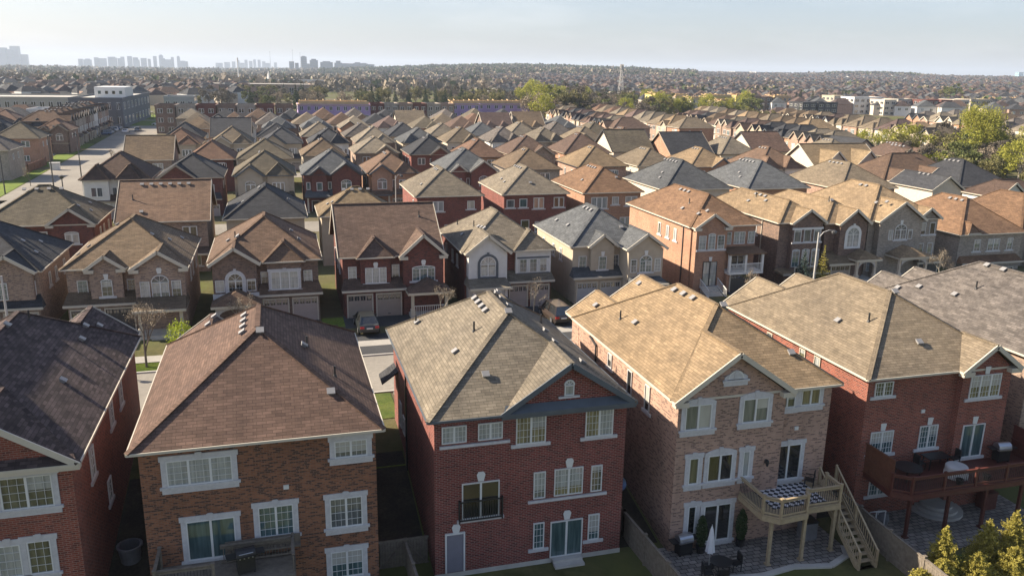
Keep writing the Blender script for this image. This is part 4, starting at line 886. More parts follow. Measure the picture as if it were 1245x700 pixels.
# ------------------------------------------------------------------ rows further back
ORD = ['first', 'second', 'third', 'fourth', 'fifth', 'sixth', 'seventh', 'eighth', 'ninth', 'tenth', 'eleventh', 'twelfth', 'thirteenth', 'fourteenth', 'fifteenth', 'sixteenth', 'seventeenth', 'eighteenth', 'nineteenth', 'twentieth']
RW = dict(plum='dark plum', brown='brown', taupe='taupe', golden='golden', tan='tan', ash='grey brown', umber='tan brown', chestnut='chestnut', cocoa='dark brown', slate='slate grey', rust='rust', charcoal='charcoal', olive='olive brown', terracotta='terracotta', mauve='mauve brown', ochre='ochre')
WW = dict(crimson='dark red brick', scarlet='red brick', russet='mottled brick', blush='pinkish brick', orange='orange brick', fawn='fawn brick', umber='brown brick', maroon='maroon brick', stone='grey stone', cream='cream', white='white', sand='sand coloured')
def gen_house(label, x, y, w, d, face, roof, wall, seed=0, rz=0, lod=2, group=None, ze=6.0, z=0, kind='hip', var=None, ramp_=0):
    rnd = random.Random(seed*131+17); var = var if var is not None else rnd.choice([0, 1, 3, 3, 5, 5, 4])
    h = House(label, x, y, w, d, ze=ze, zb=-.3, z=z, wall=wall, roof=roof, lod=lod, group=group, rz=rz, trim=rnd.choice(['trim_tan', 'trim_tan', 'trim_cream', 'trim_slate', 'trim_dark']), pitch=rnd.uniform(32, 36))
    h.main(kind)
    g = rnd.choice(['glass_curtain', 'glass_grey', 'glass_teal', 'glass_dark'])
    def W_(xc, z, w_, hh, n, proj=0, arch=None):
        if lod <= 3: h.win(xc, z, w_, hh, n=n, grid=None, proj=proj, arch=arch, style='none', glass=g, lod=2)
    if face == 'F':
        if var == 0:
            a = w*.26; h.gable(a, w*.42, proj=.7, gp=36); h.gable(w*.73, w*.36, proj=.3, hipf=True, gp=42)
            W_(a, 3.5, 1.5, 1.2, 2, .7, (1.5, .5)); W_(w*.73, 3.5, 1.8, 1.4, 3, .3); W_(w*.52, 3.6, .7, 1.3, 1)
        elif var == 1:
            a = w*.72; h.gable(a, w*.48, proj=1.0, gp=36); h.gable(w*.26, w*.26, proj=.4, gp=38, z0=3)
            W_(a, 3.5, 1.6, 1.2, 2, 1.0, (1.6, .5)); W_(w*.26, 3.5, .9, 1.3, 1, .4); W_(w*.07, 3.6, .6, 1.2, 1); W_(w*.44, 3.6, .6, 1.2, 1)
        elif var == 2:
            h.gable(w*.25, w*.44, proj=.8, gp=44); h.gable(w*.74, w*.44, proj=.8, gp=44)
            for q in (.25, .74): W_(w*q, 3.5, 1.7, 1.4, 3, .8)
        elif var == 3:
            h.gable(w*.22, w*.36, proj=.8, hipf=True, gp=46); h.gable(w*.7, w*.32, proj=.6, hipf=True, gp=48)
            W_(w*.22, 3.5, 1.6, 1.4, 2, .8); W_(w*.7, 3.4, 1.2, 1.1, 2, .6, (1.2, .4)); W_(w*.47, 3.5, .7, 1.3, 1); W_(w*.92, 3.5, .6, 1.3, 1)
        elif var == 5:
            h.gable(w*.68, w*.44, proj=.8, hipf=True, gp=38); W_(w*.68, 3.5, 1.9, 1.4, 3, .8); W_(w*.2, 3.5, 1.4, 1.4, 2); W_(w*.4, 3.6, .7, 1.2, 1)
        else:
            h.gable(w*.3, w*.56, proj=1.0, gp=36, pent=False); W_(w*.3, 3.5, 1.9, 1.4, 3, 1.0); W_(w*.78, 3.5, 1.7, 1.4, 3)
        gl = rnd.random() < .5
        a, b = (.05, .56) if gl else (.45, .96)
        garage(h, w*a, w*b, .6, col=rnd.choice(['garage_taupe', 'garage_pink', 'garage_grey', 'garage_dark']), n=2)
        p0, p1 = (.6, .98) if gl else (.03, .4)
        if lod <= 2: porch(h, w*p0, w*p1, 1.9, 2.8, 3.5, sill=.1)
    else:
        if var in (1,): h.gable(w*.7, w*.42, gp=36, proj=.42); W_(w*.7, 3.8, 1.5, 1.3, 2, .42)
        else: W_(w*.7, 4.0, 1.7, 1.4, 2)
        W_(w*.25 if var != 3 else w*.75, 4.0, 1.5, 1.3, 2); W_(w*.5, 4.2, .8, 1.0, 1)
        W_(w*.3, .6, 1.7, 1.9, 2); W_(w*.68, .9, 1.4, 1.3, 2)
    for q in (.3, .62):
        if lod <= 2: h.win(d*q, 3.9, .6, 1.2, face='left', n=1, grid=None, style='none', lod=2, glass=g); h.win(d*q, 3.9, .6, 1.2, face='right', n=1, grid=None, style='none', lod=2, glass=g)
    if lod <= 2 and kind == 'hip': topvents(h, rnd.choice([2, 3, 4]), rnd.choice(['left', 'near']) if d >= w else 'near')
    return h.finish()
def row(where, face, y, items, d=11, base=0, group=None, lod=2):
    for i, it in enumerate(items):
        x0, x1, roof, wall = it[:4]; o = it[4] if len(it) > 4 else {}
        o = dict(o); yy = o.pop('y', y); dd = o.pop('d', d); kd = o.pop('kind', 'hip'); f = o.pop('face', face)
        lab = f"{RW[roof]} roofed {WW[wall]} house, {ORD[i]} from left in the {where}"
        gen_house(lab, x0, yy, x1-x0, dd, f, roof, wall, seed=base+i, group=group, lod=lod, kind=kd, **o)
row('fourth row back', 'F', 131.2, [(-27.3, -18.3, 'cocoa', 'white', dict(var=3)), (-17.0, -8.2, 'charcoal', 'maroon', dict(var=4)), (-6.4, 2.4, 'olive', 'sand', dict(var=0, y=132.5)), (3.9, 12.8, 'slate', 'maroon', dict(var=1, y=132.5)),
    (14.0, 21.8, 'chestnut', 'orange', dict(var=0, y=133)), (26.6, 35.4, 'slate', 'crimson', dict(var=1, y=134)), (37.8, 46.6, 'umber', 'stone', dict(y=134, face='B')), (51.2, 60.2, 'golden', 'blush', dict(y=137, face='B')),
    (62.6, 70.2, 'tan', 'cream', dict(y=137, face='B')), (71.4, 80.2, 'golden', 'orange', dict(y=134, var=1, face='B')), (82.8, 92.2, 'chestnut', 'white', dict(y=130, var=3)), (93.3, 107.0, 'ochre', 'cream', dict(y=127.8, var=2, kind='gx')),
    (124.3, 132.0, 'cocoa', 'stone', dict(y=144, var=2)), (124.0, 131.0, 'charcoal', 'cream', dict(y=158.5, kind='gy', face='B'))], d=11.5, base=100)
row('fifth row back', 'B', 157.5, [(-25.6, -18, 'umber', 'fawn', dict(kind='gx')), (-15.4, -7.6, 'terracotta', 'maroon'), (-6.8, 2.6, 'olive', 'sand', {}), (4.8, 12.6, 'umber', 'sand', dict(y=162)), (15.0, 23.5, 'taupe', 'fawn', dict(y=166)),
    (25.4, 33.6, 'charcoal', 'crimson', dict(y=162)), (34.4, 42.6, 'terracotta', 'orange', dict(y=156)), (45.0, 54.6, 'cocoa', 'fawn', dict(y=160)), (57.2, 67.0, 'cocoa', 'orange', dict(y=161.5)), (68.6, 77.6, 'olive', 'cream', dict(kind='gx', y=163)),
    (79.0, 88.4, 'charcoal', 'orange', dict(kind='gx', y=157)), (90.0, 98.6, 'taupe', 'cream', dict(y=156)), (100.4, 109, 'brown', 'cream', dict(kind='gx', y=160)), (110.6, 119.5, 'taupe', 'sand', dict(y=149))], d=11.5, base=200)
PAL = ['taupe', 'charcoal', 'umber', 'cocoa', 'ash', 'slate', 'olive', 'chestnut', 'charcoal', 'cocoa', 'charcoal', 'tan', 'mauve', 'slate']  # dark tones weighted up: charcoal roofs, and back-lit slopes put into the colour
WPAL = ['fawn', 'maroon', 'sand', 'cream', 'orange', 'stone', 'umber', 'blush', 'white']
def autorow(where, face, y, x0, n, pitch, base, d=11.5, skip=(), lod=2, fix={}):
    rnd = random.Random(base); it = []
    for i in range(n):
        if i in skip: continue
        a = x0+i*pitch
        r_, w_ = fix.get(i, (rnd.choice(PAL), rnd.choice(WPAL)))
        it.append((a, a+pitch-1.6-rnd.uniform(0, .5), r_, w_, dict(y=y+rnd.uniform(-1, 1), kind='gx' if rnd.random() < .06 else 'hip')))
    row(where, face, y, it, d=d, base=base, lod=lod)
autorow('sixth row back', 'F', 190, -24, 11, 10.4, 303, fix={0: ('terracotta', 'sand'), 1: ('tan', 'sand'), 2: ('charcoal', 'sand'), 3: ('charcoal', 'white'), 8: ('taupe', 'stone')})
autorow('seventh row back', 'B', 208.5, -25, 11, 10.4, 404, fix={0: ('charcoal', 'sand'), 3: ('taupe', 'maroon'), 5: ('charcoal', 'cream'), 6: ('taupe', 'cream'), 7: ('slate', 'orange'), 8: ('taupe', 'sand')})
autorow('eighth row back', 'F', 239, -24, 11, 10.4, 505, lod=3)
autorow('ninth row back', 'B', 257, -26, 11, 10.4, 606, lod=3, fix={6: ('tan', 'cream'), 7: ('tan', 'blush'), 8: ('terracotta', 'blush'), 9: ('tan', 'cream')})
autorow('tenth row back', 'F', 284, -30, 11, 10.4, 707, lod=3)
# rows on the right whose gabled fronts face left, into the sun
def siderow(where, x, y0, n, pitch, base, face='F', pal=('cocoa', 'mauve', 'umber', 'charcoal', 'taupe'), walls=('cream', 'blush', 'sand', 'orange', 'fawn'), d=12, flip=False, var=None, dx=0):
    rnd = random.Random(base)
    for i in range(n):
        w = pitch-1.1; ya = y0+i*pitch; r_, w_ = rnd.choice(pal), rnd.choice(walls)
        lab = f"{RW[r_]} roofed {WW[w_]} house, {ORD[i]} from near end of {where}"
        xx = x+dx*i
        if not flip: gen_house(lab, xx, ya+w, w, d, face, r_, w_, seed=base+i, rz=-math.pi/2, lod=2 if i < 8 else 3, var=2 if rnd.random() < .3 else var)
        else: gen_house(lab, xx+d, ya, w, d, face, r_, w_, seed=base+i, rz=math.pi/2, lod=2 if i < 8 else 3, var=var)
siderow('sunlit gable row', 99, 236, 15, 9.6, 811, dx=1.0)
siderow('row behind the sunlit gables', 121, 236, 13, 9.8, 822, face='B', pal=('tan', 'terracotta', 'mauve', 'golden', 'taupe'), flip=False, dx=1.0)
siderow('dark pointed gable row', 131, 176, 13, 9.4, 833, dx=1.6)
siderow('tan roofed row', 158, 224, 11, 10, 844, face='B', pal=('tan', 'golden', 'umber', 'taupe'), dx=1.6)
siderow('balconied row beside the willow', 184, 200, 12, 10, 855, pal=('golden', 'tan', 'umber', 'mauve'), walls=('cream', 'sand', 'blush'), dx=1.6)
siderow('low row past the willow', 236, 205, 8, 10.5, 866, pal=('ash', 'umber', 'taupe', 'brown'), dx=2.0)
siderow('far row beyond the willow', 262, 215, 8, 11, 877, face='B', pal=('ash', 'umber', 'taupe', 'brown'), dx=2.2)
# left of the road
def leftside():
    rnd = random.Random(5)
    spec = [(-58.5, 179, 9.0, 'ash', 'stone', 'B', 'cut by the left edge'), (-60.2, 208, 9.2, 'olive', 'orange', 'B', 'behind the timber fence'), (-57.6, 233.5, 7.4, 'terracotta', 'umber', 'F', 'small and alone on its lawn'),
            (-70.5, 228, 9.0, 'charcoal', 'maroon', 'F', 'behind the olive roof'), (-67.5, 250, 9.0, 'charcoal', 'white', 'F', 'white walled beside the terracotta roof'), (-78.5, 252, 9.4, 'cocoa', 'cream', 'B', 'with cream gable near the left edge'), (-80, 271, 9, 'brown', 'maroon', 'B', 'furthest back before the school'), (-69, 271, 9, 'ash', 'sand', 'F', 'second furthest before the school')]
    for k, (x, y, w, r_, w_, f, wd_) in enumerate(spec): gen_house(f"{RW[r_]} roofed {WW[w_]} house left of the road, {wd_}", x, y, w, 10.5, f, r_, w_, seed=900+k, lod=2, var=1 if k in (5, 2) else None)
    # attached town houses facing the road
    for i in range(9):
        y = 250+i*8.2; x = road_c(y)-22
        r_, w_ = rnd.choice([('charcoal', 'stone'), ('brown', 'fawn'), ('cocoa', 'stone'), ('ash', 'white'), ('chestnut', 'umber')])
        gen_house(f"{RW[r_]} roofed {WW[w_]} town house beside the parked cars, {ORD[i]} from near end", x+10, y, 7.6, 11, 'F', r_, w_, seed=930+i, rz=math.pi/2, lod=2, ze=7.2, var=2)
    for i in range(8):
        y = 252+i*8.6; x = -100
        r_, w_ = rnd.choice([('charcoal', 'stone'), ('brown', 'fawn'), ('cocoa', 'stone'), ('ash', 'white')])
        gen_house(f"{RW[r_]} roofed {WW[w_]} house in front of the school, {ORD[i]} from near end", -74, y, 8, 11, 'B', r_, w_, seed=950+i, rz=math.pi/2, lod=3)
leftside()
# ------------------------------------------------------------------ yards behind the front houses
sheet('gap_ground', [rect(-8.9, -6.5, 34, 46), rect(3.8, 6.4, 38, 46), rect(16.5, 18.8, 36, 46), rect(28.5, 30.7, 36, 46)], 'ground_dark', .03)  # dark ground strips in the gaps between the front houses
sheet('side_lawn', [rect(3.8, 6.4, 44.6, 52.5)], 'lawn_bright', .045)
sheet('lawn_strip', [rect(-19, -6.2, 62.7, 64.5), rect(4.4, 5.1, 66, 72), rect(-38, 150, 62.7, 64.5), rect(-19, -18.2, 66, 73), rect(-7.8, -6.2, 66, 73), rect(3.1, 5.0, 66, 73)], 'lawn_bright', .03)
drv = []
for x0, x1 in ((-17, -11.9), (-2.0, 2.9), (20.5, 24.9), (27.0, 32.0), (44, 48), (51, 56)): drv.append(rect(x0, x1, 62.4, 73.4))
sheet('driveway', drv+[rect(5.0, 10.9, 62.4, 73.2)], 'asphalt_dark', .06)
sheet('front_driveway', [rect(-6.0, -.5, 49.5, 54.5), rect(7, 12.5, 49.5, 54.5), rect(19.5, 25, 49.5, 54.5), rect(31.3, 36.8, 49.5, 54.5), rect(-14, -8.5, 51, 54.5)], 'asphalt_old', .05)
sheet('front_lawn', [rect(-.3, 6.8, 50.0, 54.4), rect(13, 19.3, 50, 54.4), rect(-8.3, -6.2, 50, 54.4), rect(25.2, 31, 50, 54.4)], 'lawn', .04)
pat = [(18.2, 32.6), (22.6, 31.9), (24.6, 32.2), (26.6, 31.8), (28.0, 32.4), (28.4, 33.2), (28.4, 35.4), (18.2, 35.4)]
m = MB(); m.face([(x, y, -2.53) for x, y in pat])
for a, b in zip(pat, pat[1:]+pat[:1]): m.face([(a[0], a[1], -2.62), (b[0], b[1], -2.62), (b[0], b[1], -2.53), (a[0], a[1], -2.53)])
struct('patio', m, 'paver')
m = MB()
for a, b in zip(pat[:-3], pat[1:-2]): m.bar((a[0], a[1]-.1, -2.55), (b[0], b[1]-.1, -2.55), .32, .12)
struct('patio_border', m, 'concrete')
m = MB(); P = [(30.4, 31.0), (33.6, 31.2), (36, 31.6), (41.5, 31.0), (41.5, 35.6), (30.4, 35.6)]; m.face([(x, y, -2.54) for x, y in P]); struct('stone_patio', m, 'paver')
m = MB(); m.face([(31.0, 26, -2.56), (42, 26, -2.56), (42, 30.9, -2.56), (31.3, 30.9, -2.56)]); struct('backyard_lawn', m, 'lawn')

def fence(label, P, z0, z1, mat='wood_grey', group=None, posts=True):
    root = empty('fence', (P[0][0], P[0][1], z0)); tag(root, label, 'fence', group); o0 = Vector((P[0][0], P[0][1], z0))
    b = MB(); ps = MB(); H = z1-z0
    for a, c in zip(P, P[1:]):
        a, c = Vector((a[0], a[1], z0))-o0, Vector((c[0], c[1], z0))-o0; L = (c-a).length; n_ = max(1, int(L/.145)); d = (c-a)/n_
        for i in range(n_):
            p, q = a+d*(i+.07), a+d*(i+.93); hh = H-.1+random.uniform(-.01, .01)
            b.bar((p+q)/2+Vector((0, 0, .05)), (p+q)/2+Vector((0, 0, hh)), d.length*.9, .025, 0, up=tuple(d.normalized().cross(Vector((0, 0, 1)))))
        for zz in (.35, H-.25): b.bar(a+Vector((0, 0, zz)), c+Vector((0, 0, zz)), .05, .09)
        b.bar(a+Vector((0, 0, H-.06)), c+Vector((0, 0, H-.06)), .13, .04)
        k = max(1, round(L/2.4))
        for i in range(k+1):
            p = a+(c-a)*i/k
            if posts: q = MB(); q.box(p.x-.06, p.x+.06, p.y-.06, p.y+.06, 0, H+.05); q.box(p.x-.085, p.x+.085, p.y-.085, p.y+.085, H+.05, H+.09); q.build('post', mat, root)
    b.build('panel', mat, root); return root
fence('weathered grey board fence running down between the red and the pink brick houses', [(17.1, 38.6), (17.1, 36.8), (17.5, 24.0)], -2.6, -.85)
fence('weathered grey board fence at the foot of the deck stairs beside the red deck', [(30.1, 36.4), (29.55, 24.0)], -2.6, -.85)
fence('grey board fence running to the camera from the gate, left of the deep red house', [(5.2, 36.9), (5.5, 26.0)], -2.6, -.9)
gt = empty('gate', (3.85, 37.0, -2.6)); tag(gt, 'grey wooden gate with diagonal braces closing the gap between the russet and deep red houses', 'gate')
m = MB()
for i in range(17): m.box(.05+i*.145, .18+i*.145, 0, .03, .05, 1.62)
m.box(0, 2.55, -.03, .06, 1.62, 1.72); m.build('panel', 'wood_grey', gt)
m = MB(); m.bar((.2, -.03, .2), (1.2, -.03, 1.6), .1, .04); m.bar((2.4, -.03, .2), (1.4, -.03, 1.6), .1, .04); m.box(0, 2.55, -.05, 0, .15, .27); m.build('brace', 'wood_grey', gt)

def rail(m, P, zf, h=1.0, sp=.13, post=True, bal=True, w=.09, bm=None):
    for a, b in zip(P, P[1:]):
        a3, b3 = Vector((*a, zf)), Vector((*b, zf)); L = (b3-a3).length
        m.bar(a3+Vector((0, 0, h)), b3+Vector((0, 0, h)), .14, .045); m.bar(a3+Vector((0, 0, h-.12)), b3+Vector((0, 0, h-.12)), .05, .09); m.bar(a3+Vector((0, 0, .12)), b3+Vector((0, 0, .12)), .05, .09)
        k = int(L/sp)
        if bal:
            for i in range(1, k): p = a3+(b3-a3)*i/k; (bm or m).bar(p+Vector((0, 0, .12)), p+Vector((0, 0, h-.1)), .02 if bm else .035)
def deck(label, poly, zf, mat, posts, railP, mat2=None, rough=None):
    """poly: outline in world coordinates"""
    r = empty('deck', (poly[0][0], poly[0][1], -2.6)); tag(r, label, 'deck'); r.location = (0, 0, 0)
    f = MB(); f.slab([(x, y, zf) for x, y in poly], .06); 
    f.build('floor', mat, r)
    j = MB()
    for a, b in zip(poly, poly[1:]+poly[:1]): j.bar((a[0], a[1], zf-.2), (b[0], b[1], zf-.2), .06, .27)
    xs = [p[0] for p in poly]; ymin = min(p[1] for p in poly); ymax = max(p[1] for p in poly)
    x = min(xs)+.6
    while x < max(xs)-.3: j.box(x, x+.05, ymin+.75, ymax-.05, zf-.28, zf-.07); x += .5
    j.build('joist', mat2 or mat, r)
    for x, y in posts:
        q = MB(); q.box(x-.08, x+.08, y-.08, y+.08, -2.6, zf-.3); q.box(x-.14, x+.14, y-.14, y+.14, -2.6, -2.45); q.build('post', mat2 or mat, r)
    for a, b in zip(railP, railP[1:]):
        m = MB(); bm = MB(); rail(m, [a, b], zf, bm=bm); o = m.build('railing', mat2 or mat, r); bm.build('balusters', 'black_plastic', o)
    for p in railP:
        q = MB(); q.box(p[0]-.06, p[0]+.06, p[1]-.06, p[1]+.06, zf-.3, zf+1.04); q.box(p[0]-.085, p[0]+.085, p[1]-.085, p[1]+.085, zf+1.04, zf+1.09); q.build('rail_post', mat2 or mat, r)
    return r
dk = deck('raised tan wooden deck with angled corner, rug and slim balusters behind the golden roofed house', [(22.85, 35.38), (22.9, 32.75), (23.6, 32.15), (25.3, 32.3), (25.5, 32.75), (27.6, 32.75), (27.65, 35.38)], .35, 'wood_tan',
          [(23.4, 32.6), (25.35, 32.55), (27.45, 32.95)], [(22.9, 35.2), (22.95, 32.8), (23.63, 32.22), (25.25, 32.36), (25.5, 32.82), (27.55, 32.82), (27.6, 34.1)])
def stairs(root, x0, x1, ya, yb, za, zb, mat):
    m = MB(); n_ = 13
    for i in range(n_):
        t = (i+.5)/n_; y = ya+(yb-ya)*t; z = za+(zb-za)*(i+1)/n_
        m.box(x0, x1, y-.15, y+.13, z-.04, z)
    m.build('tread', mat, root)
    for x in (x0-.03, x1+.03):
        s_ = MB(); s_.bar((x, ya, za-.15), (x, yb, zb-.05), .05, .28); s_.build('stringer', mat, root)
        r = MB(); r.bar((x, ya, za+1.0), (x, yb, zb+1.0), .09, .05); r.bar((x, ya, za+.25), (x, yb, zb+.25), .05, .05)
        for i in range(1, 22): t = i/22; y = ya+(yb-ya)*t; z = za+(zb-za)*t; r.bar((x, y, z+.2), (x, y, z+.98), .03)
        for t in (0, .5, 1): y = ya+(yb-ya)*t; z = za+(zb-za)*t; r.box(x-.05, x+.05, y-.05, y+.05, z-.1 if t < 1 else zb, z+1.05)
        r.build('stair_rail', mat, root)
stairs(dk, 27.8, 28.8, 34.9, 31.05, .3, -2.6, 'wood_tan')
m = MB(); m.box(27.66, 28.85, 34.4, 35.35, .22, .3); m.build('landing', 'wood_tan', dk)
rg = MB(); rg.box(-1.55, 1.7, -1.05, 1.15, 0, .015); o = rg.build('rug', 'rug', None, (25.3, 34.1, .352)); tag(o, 'black and white chequered outdoor rug on the tan deck', 'rug')
ED = [(31.25, 35.58), (31.05, 33.2), (31.9, 32.5), (41.6, 32.5), (41.6, 35.58)]
de = deck('long dark red stained deck with solid privacy screens behind the tan roofed house', ED, .35, 'wood_red', [(32.3, 33.0), (34.8, 32.9), (37.3, 32.85), (39.8, 32.85)], [(31.1, 33.2), (31.9, 32.58), (34.0, 32.58), (36.1, 32.58), (38.2, 32.58), (40.3, 32.58), (41.55, 32.58)])
for nm, x, ya, yb in (('privacy_screen', 31.15, 33.2, 35.5), ('privacy_screen', 41.55, 32.6, 35.5)):
    m = MB()
    for i in range(12): y = ya+(yb-ya)*i/12; m.box(x-.02, x+.02, y+.01, y+(yb-ya)/12-.01, .35, 2.15)
    for z in (.4, 1.25, 2.1): m.bar((x-.04, ya, z), (x-.04, yb, z), .05, .1)
    m.build(nm, 'wood_brown' if x < 35 else 'wood_red', de)
db = deck('small grey wooden deck behind the russet brick house, cut by the bottom edge', [(-6.0, 35.42), (-6.0, 33.4), (-.2, 33.4), (-.2, 35.42)], .3, 'wood_grey', [(-5.8, 33.6), (-.4, 33.6)], [(-5.95, 35.3), (-5.95, 33.5), (-3.6, 33.5)])
m = MB(); rail(m, [(-3.4, 35.0), (-.25, 35.0)], .3, .95); rail(m, [(-.25, 35.3), (-.25, 33.5)], .3, .95); m.build('railing', 'wood_grey', db)
bn = MB(); bn.box(-3.2, .1, 34.9, 35.25, .75, .82); bn.box(-3.2, .1, 35.2, 35.26, .82, 1.25); bn.build('bench', 'wood_grey', db)

def grill(label, loc, rz=0, body='black_plastic', lid='stainless'):
    r = empty('barbecue_grill', loc, rz); tag(r, label, 'grill')
    m = MB(); m.box(-.38, .38, -.26, .26, .1, .75); m.box(-.36, .36, -.275, -.26, .14, .7); m.build('cabinet', body, r)
    m = MB(); m.box(-.42, .42, -.28, .28, .75, .92); m.box(-.40, .40, -.32, -.28, .78, .90); m.build('firebox', lid, r)
    m = MB()
    N = 7
    for i in range(N):
        a, b = math.pi*i/N, math.pi*(i+1)/N
        f = lambda t: (-.28*math.cos(t), .92+.26*math.sin(t)); p, q = f(a), f(b)
        m.face([(-.41, p[0], p[1]), (.41, p[0], p[1]), (.41, q[0], q[1]), (-.41, q[0], q[1])])
    for sx in (-.41, .41): m.face([(sx, -.28*math.cos(math.pi*i/N), .92+.26*math.sin(math.pi*i/N)) for i in range(N+1)])
    l_ = m.build('lid', lid if body == 'black_plastic' else body, r); m = MB(); m.tube((-.3, -.31, 1.05), (.3, -.31, 1.05), .018, .018, 6); m.build('handle', 'stainless', l_)
    for sx in (-1, 1): m = MB(); m.box(sx*.62-.2, sx*.62+.2, -.25, .25, .84, .89); m.build('side_shelf', body, r)
    for sx in (-.33, .33): m = MB(); m.tube((sx-.03, -.2, .06), (sx+.03, -.2, .06), .06, .06, 8); m.tube((sx-.03, .2, .06), (sx+.03, .2, .06), .06, .06, 8); m.build('wheel', 'tyre', r)
    for i in range(4): m = MB(); m.tube((-.27+i*.18, -.35, .84), (-.27+i*.18, -.32, .84), .03, .03, 8); m.build('knob', 'stainless', r)
    return r
grill('steel lidded barbecue on the stone patio by the fence, left of the patio doors', (19.6, 34.6, -2.53), .1)
grill('black and steel barbecue on the dark red deck at the right', (40.0, 34.7, .35), -.1)
grill('black barbecue with lid on the small grey deck', (-2.3, 34.2, .3), .2, 'black_plastic', 'black_plastic')
um = empty('patio_umbrella', (20.35, 33.2, -2.53)); tag(um, 'closed white patio umbrella standing on the stone patio', 'umbrella')
m = MB(); N = 12; H_ = [(.02, 2.35), (.09, 2.1), (.16, 1.6), (.21, 1.15), (.25, .85)]
for (ra, za), (rb, zb) in zip(H_, H_[1:]):
    for k in range(N):
        f = lambda r_, kk: r_*(1.0 if kk % 2 else .68)
        t, t2 = 2*math.pi*k/N, 2*math.pi*(k+1)/N
        m.face([(f(rb, k)*math.cos(t), f(rb, k)*math.sin(t), zb), (f(rb, k+1)*math.cos(t2), f(rb, k+1)*math.sin(t2), zb), (f(ra, k+1)*math.cos(t2), f(ra, k+1)*math.sin(t2), za), (f(ra, k)*math.cos(t), f(ra, k)*math.sin(t), za)])
m.build('canopy', 'fabric_white', um); m = MB(); m.tube((0, 0, .05), (0, 0, 2.42), .025, .02, 8); m.build('pole', 'steel_pole', um); m = MB(); m.lathe([(0, 0), (.3, 0), (.28, .07), (.06, .1), (0, .1)], 14); m.build('base', 'black_plastic', um)
def table(label, loc, r_=.6, h=.72, mat='black_plastic', rectt=None):
    r = empty('patio_table', loc); tag(r, label, 'table')
    m = MB()
    if rectt: m.box(-rectt[0]/2, rectt[0]/2, -rectt[1]/2, rectt[1]/2, h-.04, h)
    else: m.lathe([(0, h-.04), (r_, h-.04), (r_, h), (0, h)], 20)
    m.build('tabletop', mat, r)
    k = (rectt[0]/2-.1, rectt[1]/2-.1) if rectt else (r_*.6, r_*.6)
    for sx in (-1, 1):
        for sy in (-1, 1): q = MB(); q.bar((sx*k[0]*.9, sy*k[1]*.9, h-.04), (sx*k[0], sy*k[1], 0), .045); q.build('leg', mat, r)
    return r
def chair(label, loc, rz=0, mat='black_plastic', group=None):
    r = empty('patio_chair', loc, rz); tag(r, label, 'chair', group)
    m = MB(); m.box(-.24, .24, -.24, .24, .40, .45); m.build('seat', mat, r)
    m = MB(); m.box(-.24, .24, .22, .27, .45, .95); [m.box(-.24+i*.11, -.2+i*.11, .20, .22, .47, .93) for i in range(5)]; m.build('backrest', mat, r)
    for sx in (-.22, .22):
        for sy in (-.22, .22): q = MB(); q.box(sx-.02, sx+.02, sy-.02, sy+.02, 0, .4); q.build('leg', mat, r)
        q = MB(); q.box(sx-.025, sx+.025, -.24, .24, .63, .66); q.build('armrest', mat, r)
    return r
table('round dark patio table beside the closed umbrella', (20.6, 32.5, -2.53), .55)
for i, (x, y, a) in enumerate(((19.7, 32.2, 1.4), (21.5, 32.6, -1.6), (20.2, 31.7, 3.0))): chair(['black patio chair left of the round dark table', 'black patio chair right of the round dark table', 'black patio chair in front of the round dark table'][i], (x, y, -2.53), a)
table('black round table on the red deck beside the privacy screen', (33.0, 34.2, .35), .75, .72)
table('black rectangular table on the red deck in front of the back windows', (35.6, 35.0, .35), .6, .72, rectt=(1.5, .8))
chair('black chair at the rectangular table on the red deck', (34.5, 35.0, .35), 1.6); chair('black chair right of the rectangular table on the red deck', (36.9, 35.0, .35), -1.5)
chair('black chair in the corner of the tan deck beside the stairs', (27.0, 34.7, .37), -2.3)
fp = empty('covered_fire_pit', (35.85, 33.7, .35)); tag(fp, 'round pale grey covered tub standing at the rail of the red deck', 'tub')
m = MB(); m.lathe([(0, .74), (.35, .73), (.55, .70), (.60, .64), (.60, .1), (.57, 0)], 24)
m.build('cover', 'cover_grey', fp); m = MB()
for k in range(24): t = 2*math.pi*k/24; m.bar((.605*math.cos(t), .605*math.sin(t), .02), (.605*math.cos(t), .605*math.sin(t), .3), .05, .02)
m.build('slats', 'trim_white', fp)
for i, (x, y) in enumerate(((35.4, 32.95), (37.3, 33.0))):
    b = MB(); b.lathe([(0, 0), (.16, 0), (.22, .3), (.19, .3), (.19, .24), (0, .24)], 12); tag(b.build('plant_pot', 'black_plastic', None, (x, y, .35)), ['dark plant pot by the red deck rail, in front of the pale tub', 'dark plant pot by the red deck rail, right of the pale tub'][i], 'pot')
for i, (x, y, lab) in enumerate(((-8.0, 39.6, 'round dark bin standing in the gap beside the red house at the left'), (27.0, 34.4, 'dark square bin under the tan deck beside its corner post'), (39.4, 34.6, 'dark wooden storage box standing under the red deck'))):
    r = empty('bin', (x, y, float(gz(x, y)) if i == 0 else -2.53)); tag(r, lab, 'bin')
    m = MB()
    if i == 0: m.lathe([(.0, 0), (.42, 0), (.55, 1.0), (.58, 1.0), (.58, 1.06), (.50, 1.06), (.46, .15), (0, .15)], 18)
    else: m.box(-.4, .4, -.35, .35, 0, 1.0)
    m.build('body', 'grey_plastic' if i < 2 else 'wood_red', r)
    if i: m = MB(); m.box(-.44, .44, -.39, .39, 1.0, 1.07); m.build('lid', 'black_plastic' if i == 1 else 'wood_red', r)
    else: m = MB(); m.lathe([(.58, .98), (.61, 1.0), (.61, 1.07), (.58, 1.09)], 18); m.build('rim', 'grey_plastic', r)
sdh = empty('satellite_dish', (16.75, 37.4, .3)); tag(sdh, 'blue grey satellite dish on the corner wall between the red and pink brick houses', 'satellite dish')
